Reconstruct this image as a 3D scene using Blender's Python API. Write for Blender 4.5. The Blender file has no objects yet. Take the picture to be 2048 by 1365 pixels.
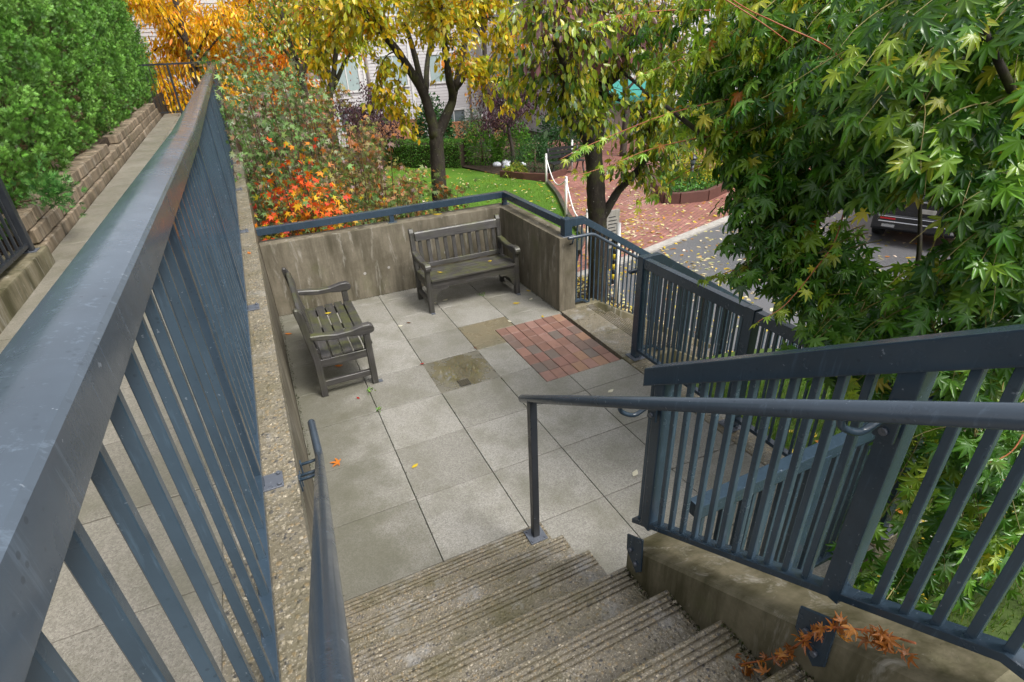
import bpy, bmesh, math, random
import numpy as np
from mathutils import Vector, Matrix

# ------------------------------------------------------------------ camera, sky, sun, exposure
scene = bpy.context.scene
COL = scene.collection
random.seed(7)
RNG = np.random.default_rng(11)
R = math.radians

cam_data = bpy.data.cameras.new('camera')
cam_data.sensor_width = 36.0
cam_data.lens = 36.0 * 1073.08 / 2048.0
cam_data.clip_start = 0.05
cam_data.clip_end = 600.0
cam = bpy.data.objects.new('camera', cam_data)
COL.objects.link(cam)
_rot = (Matrix.Rotation(-0.420052, 3, 'Z') @ Matrix.Rotation(1.0712734, 3, 'X') @ Matrix.Rotation(-0.0463574, 3, 'Z'))
cam.matrix_world = Matrix.Translation((-1.10788, -4.17593, 2.85701)) @ _rot.to_4x4()
scene.camera = cam

SUN_EL, SUN_AZ = R(56), R(150)
world = bpy.data.worlds.new('World')
scene.world = world
world.use_nodes = True
wn = world.node_tree
wn.nodes.clear()
sky = wn.nodes.new('ShaderNodeTexSky')
sky.sky_type = 'NISHITA'
sky.sun_disc = False
sky.sun_elevation = SUN_EL
sky.sun_rotation = SUN_AZ
sky.dust_density = 4.0
sky.air_density = 1.0
hs = wn.nodes.new('ShaderNodeHueSaturation')
hs.inputs['Saturation'].default_value = 0.22
bgn = wn.nodes.new('ShaderNodeBackground')
bgn.inputs['Strength'].default_value = 0.15
wo = wn.nodes.new('ShaderNodeOutputWorld')
wn.links.new(sky.outputs[0], hs.inputs['Color'])
wn.links.new(hs.outputs[0], bgn.inputs['Color'])
wn.links.new(bgn.outputs[0], wo.inputs['Surface'])

sun_data = bpy.data.lights.new('sun', 'SUN')
sun_data.energy = 1.5
sun_data.angle = R(18)
sun_data.color = (1.0, 0.96, 0.9)
sun = bpy.data.objects.new('sun', sun_data)
COL.objects.link(sun)
sd = Vector((math.sin(SUN_AZ) * math.cos(SUN_EL), math.cos(SUN_AZ) * math.cos(SUN_EL), math.sin(SUN_EL)))
sun.rotation_euler = sd.to_track_quat('Z', 'Y').to_euler()
sun.location = sd * 40

vs = scene.view_settings
vs.view_transform = 'Standard'
vs.look = 'None'
vs.gamma = 1.0
vs.use_curve_mapping = False
vs.exposure = 1.08
scene.cycles.max_bounces = 7
scene.cycles.diffuse_bounces = 2
scene.cycles.glossy_bounces = 3
scene.cycles.transmission_bounces = 4
scene.cycles.transparent_max_bounces = 6
scene.cycles.sample_clamp_indirect = 4.0

# ------------------------------------------------------------------ materials
class M:
    """small node-graph helper"""
    def __init__(s, name, rough=0.6, spec=0.5, metallic=0.0):
        s.m = bpy.data.materials.new(name)
        s.m.use_nodes = True
        s.t = s.m.node_tree
        s.b = s.t.nodes['Principled BSDF']
        s.out = s.t.nodes['Material Output']
        s.b.inputs['Roughness'].default_value = rough
        s.b.inputs['Specular IOR Level'].default_value = spec
        s.b.inputs['Metallic'].default_value = metallic
        g = s.t.nodes.new('ShaderNodeNewGeometry')
        s.pos = g.outputs['Position']
        s.geo = g
        s.oi = s.t.nodes.new('ShaderNodeObjectInfo')
    def link(s, a, b): s.t.links.new(a, b)
    def scale(s, sc, vec=None):
        n = s.t.nodes.new('ShaderNodeVectorMath'); n.operation = 'MULTIPLY'
        s.link(vec or s.pos, n.inputs[0]); n.inputs[1].default_value = sc
        return n.outputs[0]
    def noise(s, scale, detail=4, rough=0.6, vec=None, out='Fac', dist=0.0):
        n = s.t.nodes.new('ShaderNodeTexNoise')
        n.inputs['Scale'].default_value = scale
        n.inputs['Detail'].default_value = detail
        n.inputs['Roughness'].default_value = rough
        n.inputs['Distortion'].default_value = dist
        s.link(vec or s.pos, n.inputs['Vector'])
        return n.outputs[out]
    def vor(s, scale, feature='F1', out='Distance', vec=None, rnd=1.0):
        n = s.t.nodes.new('ShaderNodeTexVoronoi'); n.feature = feature
        n.inputs['Scale'].default_value = scale
        n.inputs['Randomness'].default_value = rnd
        s.link(vec or s.pos, n.inputs['Vector'])
        return n.outputs[out]
    def ramp(s, fac, stops, interp='LINEAR'):
        n = s.t.nodes.new('ShaderNodeValToRGB'); n.color_ramp.interpolation = interp
        e = n.color_ramp.elements
        while len(e) < len(stops): e.new(0.5)
        for k, (p, c) in enumerate(stops):
            e[k].position = p
            if not isinstance(c, (tuple, list)): c = (c, c, c)
            e[k].color = (*c[:3], 1)
        s.link(fac, n.inputs[0])
        return n.outputs[0]
    def mix(s, fac, a, b, mode='MIX'):
        n = s.t.nodes.new('ShaderNodeMix'); n.data_type = 'RGBA'; n.blend_type = mode
        for v, i in ((fac, 0), (a, 6), (b, 7)):
            if isinstance(v, (int, float)): n.inputs[i].default_value = v if i == 0 else (v, v, v, 1)
            elif isinstance(v, (tuple, list)): n.inputs[i].default_value = (*v[:3], 1)
            else: s.link(v, n.inputs[i])
        return n.outputs[2]
    def math(s, op, a, b=0.0):
        n = s.t.nodes.new('ShaderNodeMath'); n.operation = op
        for v, i in ((a, 0), (b, 1)):
            if isinstance(v, (int, float)): n.inputs[i].default_value = v
            else: s.link(v, n.inputs[i])
        return n.outputs[0]
    def col(s, c):
        if isinstance(c, (tuple, list)): s.b.inputs['Base Color'].default_value = (*c[:3], 1)
        else: s.link(c, s.b.inputs['Base Color'])
        return s
    def rough(s, r): s.link(r, s.b.inputs['Roughness']); return s
    def bump(s, h, strength=0.5, dist=0.01):
        n = s.t.nodes.new('ShaderNodeBump')
        n.inputs['Strength'].default_value = strength
        n.inputs['Distance'].default_value = dist
        s.link(h, n.inputs['Height'])
        s.link(n.outputs[0], s.b.inputs['Normal'])
        return s
    def up(s):
        n = s.t.nodes.new('ShaderNodeSeparateXYZ'); s.link(s.geo.outputs['Normal'], n.inputs[0])
        return n.outputs[2]
    def xyz(s, i):
        n = s.t.nodes.new('ShaderNodeSeparateXYZ'); s.link(s.pos, n.inputs[0]); return n.outputs[i]

def mat_metal(name, base, r0=0.3, worn=(0.30, 0.34, 0.38)):
    k = M(name, 0.35, 0.5)
    big = k.noise(2.2, 5, 0.65)
    c = k.mix(k.ramp(big, [(0.3, 0), (0.7, 1)]), tuple(v * 0.78 for v in base), tuple(v * 1.18 for v in base))
    streak = k.noise(1.0, 4, 0.7, k.scale((60, 60, 5)))
    c = k.mix(k.ramp(streak, [(0.57, 0), (0.70, 0.32)]), c, tuple(min(1, v * 2.4) for v in base))
    chip = k.noise(38, 3, 0.75)
    c = k.mix(k.ramp(chip, [(0.685, 0), (0.71, 0.35)]), c, worn)
    drops = k.vor(46)
    wet = k.ramp(k.math('MULTIPLY', k.ramp(drops, [(0.16, 1), (0.22, 0)]), k.ramp(k.noise(6, 3), [(0.5, 0), (0.6, 1)])), [(0, 0), (1, 1)])
    c = k.mix(k.math('MULTIPLY', wet, 0.55), c, tuple(v * 0.5 for v in base))
    k.col(c)
    k.rough(k.ramp(k.noise(9, 4, 0.7), [(0.3, r0 * 0.65), (0.7, r0 * 1.5)]))
    k.bump(k.noise(120, 2), 0.06, 0.004)
    return k.m

def mat_paver(name='exposed_sand_concrete_paver', stain=True, mul=(1, 1, 1), gloss=0.0):
    k = M(name, 0.55, 0.45)
    grain = k.noise(330, 2, 0.8)
    c = k.ramp(grain, [(0.28, (0.12, 0.11, 0.095)), (0.46, (0.30, 0.285, 0.25)), (0.62, (0.44, 0.42, 0.38)), (0.75, (0.66, 0.64, 0.6))])
    pebb = k.vor(140, out='Color')
    sep = k.t.nodes.new('ShaderNodeSeparateColor'); k.link(pebb, sep.inputs[0])
    c = k.mix(0.35, c, k.ramp(sep.outputs[0], [(0, (0.10, 0.095, 0.085)), (0.5, (0.34, 0.32, 0.28)), (1, (0.58, 0.56, 0.52))]))
    tone = k.ramp(k.oi.outputs['Random'], [(0, (0.66, 0.655, 0.63)), (0.3, (0.74, 0.735, 0.71)), (0.7, (0.80, 0.795, 0.775)), (1, (0.86, 0.855, 0.84))])
    c = k.mix(1.0, k.mix(1.0, c, tone, 'MULTIPLY'), mul, 'MULTIPLY')
    blot = k.noise(2.6, 5, 0.6)
    c = k.mix(k.ramp(blot, [(0.44, 0), (0.66, 0.6)]), c, (0.12, 0.115, 0.08))
    # damp green staining against the retaining wall and under the seats
    m1 = k.math('ADD', k.math('MULTIPLY', k.xyz(0), -1.15), -0.62)
    m1 = k.math('ADD', m1, k.math('MULTIPLY', k.math('SUBTRACT', k.noise(3.4, 5, 0.65), 0.5), 1.9))
    if stain: c = k.mix(k.ramp(m1, [(0.0, 0), (0.6, 0.62)]), c, (0.085, 0.083, 0.055))
    k.col(c)
    k.rough(k.ramp(k.noise(3, 4), [(0.35, 0.6 - gloss), (0.65, 0.32 - gloss * 0.6)]))
    k.bump(grain, 0.35, 0.004)
    return k.m

def mat_pebble(name, scale, tint=(1, 1, 1), moss=0.35, cement=(0.20, 0.175, 0.125)):
    k = M(name, 0.5, 0.5)
    wv = k.t.nodes.new('ShaderNodeVectorMath'); wv.operation = 'MULTIPLY_ADD'
    k.link(k.noise(scale * 1.6, 2, 0.6, out='Color'), wv.inputs[0]); wv.inputs[1].default_value = (0.75 / scale,) * 3; k.link(k.pos, wv.inputs[2])
    wv = wv.outputs[0]
    d = k.vor(scale, vec=wv)
    cc = k.vor(scale, out='Color', vec=wv)
    sep = k.t.nodes.new('ShaderNodeSeparateColor'); k.link(cc, sep.inputs[0])
    st = k.ramp(sep.outputs[0], [(0.0, (0.07, 0.07, 0.075)), (0.14, (0.15, 0.135, 0.105)), (0.4, (0.27, 0.215, 0.135)),
                                 (0.62, (0.20, 0.19, 0.17)), (0.8, (0.32, 0.29, 0.23)), (0.95, (0.5, 0.46, 0.38))], 'CONSTANT')
    st = k.mix(1.0, st, tint, 'MULTIPLY')
    show = k.ramp(k.math('ADD', d, k.math('MULTIPLY', sep.outputs[1], 0.25)), [(0.48, 1), (0.62, 0)])
    cem = k.mix(k.noise(220, 2), tuple(v * 0.7 for v in cement), tuple(v * 1.35 for v in cement))
    c = k.mix(show, cem, st)
    d2 = k.vor(scale * 2.7)
    c2 = k.vor(scale * 2.7, out='Color')
    sep2 = k.t.nodes.new('ShaderNodeSeparateColor'); k.link(c2, sep2.inputs[0])
    c = k.mix(k.math('MULTIPLY', k.ramp(d2, [(0.3, 0.5), (0.5, 0)]), 1.0), c, k.ramp(sep2.outputs[0], [(0, (0.09, 0.085, 0.07)), (0.6, (0.33, 0.28, 0.19)), (1, (0.55, 0.5, 0.42))]))
    mm = k.noise(3.1, 5, 0.7)
    c = k.mix(k.ramp(mm, [(0.45, 0), (0.72, moss)]), c, (0.085, 0.075, 0.03))
    pale = k.noise(4.3, 4, 0.7)
    c = k.mix(k.ramp(pale, [(0.55, 0), (0.7, moss * 0.6)]), c, (0.34, 0.34, 0.34))
    k.col(c)
    k.rough(k.ramp(k.noise(5, 3), [(0.3, 0.55), (0.7, 0.16)]))
    h = k.math('SUBTRACT', 1.0, k.ramp(d, [(0.0, 0), (0.6, 1)]))
    k.bump(h, 0.8, 0.006)
    return k.m

def mat_concrete(name, base=(0.168, 0.146, 0.106), dark=(0.045, 0.038, 0.022), stain=1.0):
    k = M(name, 0.7, 0.35)
    f = k.noise(60, 4, 0.7)
    c = k.mix(f, tuple(v * 0.75 for v in base), tuple(v * 1.2 for v in base))
    run = k.noise(1.0, 5, 0.65, k.scale((6.5, 6.5, 1.0)))
    c = k.mix(k.ramp(run, [(0.42, 0), (0.66, 0.78 * stain)]), c, dark)
    blot = k.noise(1.7, 5, 0.7)
    c = k.mix(k.ramp(blot, [(0.48, 0), (0.7, 0.7 * stain)]), c, tuple(v * 1.25 for v in dark))
    white = k.noise(1.0, 5, 0.75, k.scale((9.0, 9.0, 1.6)), dist=0.6)
    c = k.mix(k.ramp(white, [(0.56, 0), (0.72, 0.6)]), c, (0.42, 0.40, 0.35))
    moss = k.noise(2.3, 4, 0.7)
    c = k.mix(k.ramp(moss, [(0.55, 0), (0.75, 0.4 * stain)]), c, (0.085, 0.095, 0.03))
    k.col(c)
    pits = k.ramp(k.vor(75), [(0.06, 0), (0.14, 1)])
    k.bump(k.math('ADD', k.math('MULTIPLY', pits, 0.6), f), 0.4, 0.004)
    return k.m

def mat_wood(name, base=(0.042, 0.039, 0.037), moss=0.8, axis=0):
    k = M(name, 0.5, 0.5)
    tc = k.t.nodes.new('ShaderNodeTexCoord')
    sc = [70, 70, 70]; sc[axis] = 3.0
    g = k.noise(1.0, 4, 0.7, k.scale(tuple(sc), tc.outputs['Object']))
    c = k.ramp(g, [(0.25, tuple(v * 0.45 for v in base)), (0.5, base), (0.75, tuple(v * 1.75 for v in base))])
    t = k.ramp(k.noise(4, 3), [(0.35, 0.75), (0.65, 1.2)])
    c = k.mix(1.0, c, t, 'MULTIPLY')
    ms = k.math('MULTIPLY', k.ramp(k.noise(5.5, 5, 0.7), [(0.45, 0), (0.66, 1)]), k.math('MAXIMUM', k.up(), 0.25))
    c = k.mix(k.math('MULTIPLY', ms, moss), c, (0.065, 0.070, 0.014))
    k.col(c)
    k.rough(k.ramp(k.noise(7, 3), [(0.3, 0.55), (0.7, 0.34)]))
    k.bump(g, 0.35, 0.003)
    return k.m

def mat_leaf(name, rough=0.27, trans=0.35, spec=0.5):
    k = M(name, rough, spec)
    a = k.t.nodes.new('ShaderNodeAttribute'); a.attribute_name = 'Col'
    v = k.noise(45, 2)
    c = k.mix(k.math('MULTIPLY', v, 0.45), a.outputs['Color'], k.mix(1.0, a.outputs['Color'], 0.55, 'MULTIPLY'))
    k.col(c)
    tr = k.t.nodes.new('ShaderNodeBsdfTranslucent'); k.link(k.mix(0.3, c, (0.9, 0.8, 0.1), 'SOFT_LIGHT'), tr.inputs['Color'])
    mx = k.t.nodes.new('ShaderNodeMixShader'); mx.inputs[0].default_value = trans
    k.link(k.b.outputs[0], mx.inputs[1]); k.link(tr.outputs[0], mx.inputs[2]); k.link(mx.outputs[0], k.out.inputs['Surface'])
    return k.m

def mat_bark(name, base=(0.055, 0.043, 0.032), moss=0.5):
    k = M(name, 0.75, 0.3)
    n = k.noise(1.0, 5, 0.7, k.scale((22, 22, 8)))
    c = k.ramp(n, [(0.3, tuple(v * 0.4 for v in base)), (0.55, base), (0.8, tuple(v * 2.2 for v in base))])
    c = k.mix(k.ramp(k.noise(4, 4, 0.7), [(0.5, 0), (0.68, moss)]), c, (0.06, 0.068, 0.014))
    c = k.mix(k.ramp(k.noise(28, 3, 0.7), [(0.66, 0), (0.72, 0.7)]), c, (0.33, 0.33, 0.29))
    k.col(c); k.bump(n, 0.7, 0.012)
    return k.m

def mat_simple(name, base, rough=0.6, var=0.25, scale=8, spec=0.5, metallic=0.0, bump=0.0):
    k = M(name, rough, spec, metallic)
    n = k.noise(scale, 4, 0.65)
    k.col(k.mix(n, tuple(v * (1 - var) for v in base), tuple(min(1, v * (1 + var)) for v in base)))
    if bump: k.bump(n, bump, 0.01)
    return k.m

def mat_grass():
    k = M('mown_grass', 0.7, 0.3)
    n = k.noise(0.9, 5, 0.65); f = k.noise(60, 3, 0.8)
    c = k.ramp(n, [(0.3, (0.06, 0.15, 0.008)), (0.6, (0.10, 0.22, 0.012)), (0.8, (0.15, 0.24, 0.02))])
    c = k.mix(k.math('MULTIPLY', f, 0.5), c, (0.02, 0.05, 0.004))
    k.col(c); k.bump(f, 0.8, 0.03)
    return k.m

def mat_soil():
    k = M('dark_soil', 0.9, 0.2)
    f = k.noise(14, 5, 0.75)
    k.col(k.ramp(f, [(0.3, (0.018, 0.013, 0.009)), (0.55, (0.05, 0.036, 0.024)), (0.75, (0.11, 0.08, 0.045))])); k.bump(f, 0.9, 0.03)
    return k.m

def mat_plaza():
    k = M('red_brick_paving', 0.4, 0.5)
    br = k.t.nodes.new('ShaderNodeTexBrick')
    br.inputs['Scale'].default_value = 1.0
    br.inputs['Brick Width'].default_value = 0.22
    br.inputs['Row Height'].default_value = 0.11
    br.inputs['Mortar Size'].default_value = 0.008
    br.inputs['Color1'].default_value = (0.23, 0.095, 0.075, 1)
    br.inputs['Color2'].default_value = (0.32, 0.145, 0.115, 1)
    br.inputs['Mortar'].default_value = (0.09, 0.055, 0.045, 1)
    mp = k.t.nodes.new('ShaderNodeMapping'); mp.inputs['Rotation'].default_value = (0, 0, R(-28))
    k.link(k.pos, mp.inputs[0]); k.link(mp.outputs[0], br.inputs['Vector'])
    c = k.mix(k.ramp(k.noise(0.8, 5, 0.7), [(0.45, 0), (0.65, 0.6)]), br.outputs['Color'], (0.14, 0.05, 0.04))
    c = k.mix(k.ramp(k.noise(2.2, 5, 0.7), [(0.55, 0), (0.75, 0.4)]), c, (0.42, 0.27, 0.23))
    k.col(c); k.rough(k.ramp(k.noise(1.1, 4), [(0.35, 0.55), (0.65, 0.22)])); k.bump(br.outputs['Fac'], 0.4, -0.004)
    return k.m

def mat_asphalt():
    k = M('wet_asphalt', 0.4, 0.5)
    f = k.noise(120, 3, 0.8)
    c = k.ramp(f, [(0.3, (0.055, 0.055, 0.06)), (0.6, (0.115, 0.115, 0.12)), (0.8, (0.22, 0.22, 0.22))])
    k.col(c); k.rough(k.ramp(k.noise(0.7, 4), [(0.35, 0.5), (0.65, 0.2)])); k.bump(f, 0.3, 0.006)
    return k.m

def mat_brickpaver():
    k = M('clay_brick_paver', 0.55, 0.4)
    c = k.ramp(k.oi.outputs['Random'], [(0.0, (0.235, 0.118, 0.09)), (0.2, (0.30, 0.152, 0.118)), (0.38, (0.18, 0.12, 0.10)), (0.5, (0.33, 0.18, 0.115)),
                                        (0.66, (0.265, 0.13, 0.105)), (0.8, (0.16, 0.128, 0.112)), (0.9, (0.31, 0.165, 0.135))], 'CONSTANT')
    g = k.noise(180, 3, 0.8)
    c = k.mix(1.0, c, (0.92, 0.98, 0.96), 'MULTIPLY')
    c = k.mix(k.math('MULTIPLY', g, 0.5), c, (0.10, 0.065, 0.05))
    c = k.mix(k.ramp(k.noise(9, 4, 0.7), [(0.45, 0), (0.72, 0.45)]), c, (0.12, 0.075, 0.065))
    k.col(c); k.rough(k.ramp(k.noise(4, 3), [(0.35, 0.6), (0.65, 0.4)])); k.bump(g, 0.3, 0.003)
    return k.m

def mat_glass(name, base=(0.10, 0.13, 0.14)):
    k = M(name, 0.06, 0.6)
    k.col(k.ramp(k.noise(1.2, 3), [(0.3, tuple(v * 0.5 for v in base)), (0.7, tuple(v * 1.6 for v in base))]))
    return k.m

def mat_water():
    k = M('rain_puddle', 0.03, 0.5)
    k.b.inputs['IOR'].default_value = 1.6
    k.b.inputs['IOR'].default_value = 2.3
    n = k.noise(6.5, 4, 0.7)
    c = k.mix(k.noise(200, 2, 0.8), (0.055, 0.05, 0.03), (0.20, 0.18, 0.13))
    c = k.mix(k.ramp(k.noise(5, 4, 0.7), [(0.4, 0), (0.7, 0.6)]), c, (0.05, 0.045, 0.025))
    k.col(c)
    tr = k.t.nodes.new('ShaderNodeBsdfTransparent')
    mx = k.t.nodes.new('ShaderNodeMixShader')
    sx, sy = k.xyz(0), k.xyz(1)
    dx = k.math('MULTIPLY', k.math('SUBTRACT', sx, 0.30), 2.2); dy = k.math('MULTIPLY', k.math('SUBTRACT', sy, 0.30), 2.2)
    rr = k.math('POWER', k.math('ADD', k.math('MULTIPLY', dx, dx), k.math('MULTIPLY', dy, dy)), 0.5)
    edge = k.math('MAXIMUM', k.math('ABSOLUTE', dx), k.math('ABSOLUTE', dy))
    nz = k.math('MULTIPLY', k.math('SUBTRACT', n, 0.5), 1.3)
    f = k.ramp(k.math('ADD', edge, k.math('MULTIPLY', nz, 0.55)), [(0.66, 0.9), (0.82, 0)])
    k.rough(k.ramp(k.math('ADD', rr, nz), [(0.30, 0.02), (0.55, 0.09), (0.75, 0.45)]))
    k.link(f, mx.inputs[0]); k.link(tr.outputs[0], mx.inputs[1]); k.link(k.b.outputs[0], mx.inputs[2]); k.link(mx.outputs[0], k.out.inputs['Surface'])
    return k.m

SLATE = (0.028, 0.046, 0.066)
MT = dict(
    rail=mat_metal('slate_blue_paint', SLATE, 0.2),
    rail_gloss=mat_metal('slate_blue_gloss_paint', (0.036, 0.050, 0.068), 0.2),
    rail_worn_sheen=mat_metal('worn_teal_grey_sheen_paint', (0.056, 0.074, 0.096), 0.2),  # base lightened to paint in the pale sky sheen on the worn top rail
    bar=mat_metal('slate_blue_bar_paint', (0.040, 0.064, 0.088), 0.2),
    blackbar=mat_metal('black_bar_paint', (0.018, 0.021, 0.026), 0.35),
    zinc=mat_metal('chipped_plate_paint', (0.085, 0.095, 0.115), 0.3, (0.5, 0.5, 0.52)),
    paver=mat_paver(mul=(0.86, 0.87, 0.88)), brick=mat_brickpaver(),
    pebble=mat_pebble('pebble_concrete', 46, (0.86, 0.82, 0.74), 0.5, (0.155, 0.135, 0.095)), step=mat_pebble('washed_step_concrete', 74, (0.9, 0.86, 0.8), 0.85, (0.15, 0.13, 0.095)),
    concrete=mat_concrete('stained_concrete'), curb=mat_concrete('mossy_concrete', (0.17, 0.148, 0.095), (0.040, 0.036, 0.013), 1.2),
    walk=mat_paver('walkway_paver', False, (0.72, 0.70, 0.66)), paver_wet=mat_paver('soaked_paver', True, (0.62, 0.55, 0.40), 0.25), wood=mat_wood('weathered_teak'), woody=mat_wood('weathered_teak_long', axis=1),
    woodz=mat_wood('weathered_teak_upright', axis=2), block=mat_concrete('tan_block', (0.25, 0.195, 0.135), (0.055, 0.042, 0.024), 1.2),
    leaf=mat_leaf('wet_leaf'), leaf_dull=mat_leaf('dull_leaf', 0.5, 0.3, 0.35), leaf_cedar=mat_leaf('cedar_leaf', 0.5, 0.15, 0.4),
    bark=mat_bark('mossy_bark', (0.036, 0.029, 0.022), 0.6), bark_plain=mat_bark('brown_bark', (0.06, 0.048, 0.038), 0.15),
    twig=mat_simple('twig_bark', (0.09, 0.05, 0.03), 0.6), redtwig=mat_simple('red_orange_twig', (0.30, 0.085, 0.025), 0.45),
    olivetwig=mat_simple('olive_twig', (0.16, 0.13, 0.025), 0.5),
    grass=mat_grass(), moss=mat_simple('mossy_turf', (0.045, 0.075, 0.012), 0.8, 0.6, 12, 0.3, 0.0, 0.8), soil=mat_soil(), plaza=mat_plaza(), asphalt=mat_asphalt(), water=mat_water(),
    siding=mat_simple('white_lap_siding', (0.47, 0.455, 0.465), 0.6, 0.08, 2), trim=mat_simple('white_trim', (0.6, 0.6, 0.59), 0.5, 0.06),
    downspout=mat_simple('beige_downspout', (0.42, 0.36, 0.32), 0.5), glass=mat_glass('window_glass'),
    blind=mat_simple('pale_blind', (0.3, 0.38, 0.38), 0.5, 0.2, 3), cedarwood=mat_simple('orange_cedar_boards', (0.42, 0.19, 0.085), 0.6, 0.3, 5),
    terracotta=mat_simple('terracotta_board', (0.55, 0.25, 0.14), 0.6, 0.15), edging=mat_simple('dark_red_timber', (0.085, 0.034, 0.026), 0.55, 0.4, 9),
    white=mat_simple('white_paint', (0.72, 0.71, 0.68), 0.5, 0.12), carpaint=mat_simple('black_car_paint', (0.012, 0.012, 0.014), 0.12, 0.2, 3, 0.7),
    tyre=mat_simple('tyre_rubber', (0.012, 0.012, 0.012), 0.8), chrome=mat_simple('chrome_trim', (0.6, 0.6, 0.62), 0.15, 0.1, 5, 0.5, 1.0),
    redlamp=mat_simple('red_lamp_glass', (0.5, 0.015, 0.02), 0.15, 0.2), green=mat_simple('green_awning', (0.02, 0.2, 0.17), 0.6, 0.2),
    dark=mat_simple('black_metal', (0.015, 0.016, 0.018), 0.4), yellow=mat_simple('yellow_tape', (0.6, 0.45, 0.02), 0.5),
    kerb=mat_concrete('grey_kerb', (0.36, 0.34, 0.31), (0.14, 0.13, 0.11), 0.6), stone=mat_simple('white_stone', (0.6, 0.62, 0.66), 0.6, 0.3, 12),
    drain=mat_simple('brass_drain', (0.16, 0.14, 0.10), 0.35, 0.4, 60, 0.5, 0.8), slate_roof=mat_simple('grey_roof', (0.08, 0.08, 0.085), 0.7),
)

# ------------------------------------------------------------------ mesh helpers (all coordinates in metres, world space)
def finish(o, label, cat, group=None, kind=None):
    if label: o['label'] = label
    if cat: o['category'] = cat
    if group: o['group'] = group
    if kind: o['kind'] = kind
    return o

def thing(name, loc, label, cat, group=None):
    o = bpy.data.objects.new(name, None)
    o.empty_display_size = 0.1
    COL.objects.link(o)
    o.location = loc
    return finish(o, label, cat, group)

def wloc(o):
    v = Vector((0, 0, 0))
    while o is not None:
        v += o.location; o = o.parent
    return v

def obj(name, me, mat, parent=None, loc=None):
    """mesh me holds world coordinates unless loc is given"""
    o = bpy.data.objects.new(name, me)
    COL.objects.link(o)
    if mat is not None and not me.materials: me.materials.append(mat)
    if loc is None:
        if parent is not None:
            off = wloc(parent)
            me.transform(Matrix.Translation(-off))
        o.parent = parent
    else:
        if parent is not None:
            o.parent = parent
            o.location = Vector(loc) - wloc(parent)
        else:
            o.location = loc
    return o

def frombm(bm, smooth=False):
    me = bpy.data.meshes.new('m')
    bmesh.ops.recalc_face_normals(bm, faces=bm.faces)
    bm.to_mesh(me); bm.free()
    if smooth:
        me.polygons.foreach_set('use_smooth', [True] * len(me.polygons))
    return me

def bevel(bm, off, seg=1, ang=40):
    ed = [e for e in bm.edges if len(e.link_faces) == 2 and e.calc_face_angle(0) > R(ang)]
    bmesh.ops.bevel(bm, geom=ed, offset=off, segments=seg, profile=0.7, affect='EDGES', clamp_overlap=True)

def box_bm(bm, lo, hi):
    vs_ = [bm.verts.new((x, y, z)) for z in (lo[2], hi[2]) for y in (lo[1], hi[1]) for x in (lo[0], hi[0])]
    for f in ((0, 2, 3, 1), (4, 5, 7, 6), (0, 1, 5, 4), (2, 6, 7, 3), (0, 4, 6, 2), (1, 3, 7, 5)):
        bm.faces.new([vs_[i] for i in f])

def box(lo, hi, bev=0.0, seg=1):
    bm = bmesh.new(); box_bm(bm, lo, hi)
    if bev: bmesh.ops.recalc_face_normals(bm, faces=bm.faces); bevel(bm, bev, seg)
    return frombm(bm)

def prism(poly, z0, z1, bev=0.0):
    """poly: list of (x, y)"""
    bm = bmesh.new()
    a = [bm.verts.new((x, y, z0)) for x, y in poly]; b = [bm.verts.new((x, y, z1)) for x, y in poly]
    bm.faces.new(a); bm.faces.new(b)
    n = len(poly)
    for i in range(n): bm.faces.new([a[i], a[(i + 1) % n], b[(i + 1) % n], b[i]])
    if bev: bmesh.ops.recalc_face_normals(bm, faces=bm.faces); bevel(bm, bev)
    return frombm(bm)

def extrude_profile(prof, axis, a0, a1, bev=0.0, smooth=False):
    """prof: closed list of 2D points in the plane orthogonal to axis ('x': (y,z), 'y': (x,z))"""
    bm = bmesh.new()
    def P(p, a): return (a, p[0], p[1]) if axis == 'x' else (p[0], a, p[1])
    A = [bm.verts.new(P(p, a0)) for p in prof]; B = [bm.verts.new(P(p, a1)) for p in prof]
    bm.faces.new(A); bm.faces.new(B)
    n = len(prof)
    for i in range(n): bm.faces.new([A[i], A[(i + 1) % n], B[(i + 1) % n], B[i]])
    if bev: bmesh.ops.recalc_face_normals(bm, faces=bm.faces); bevel(bm, bev)
    return frombm(bm, smooth)

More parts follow.
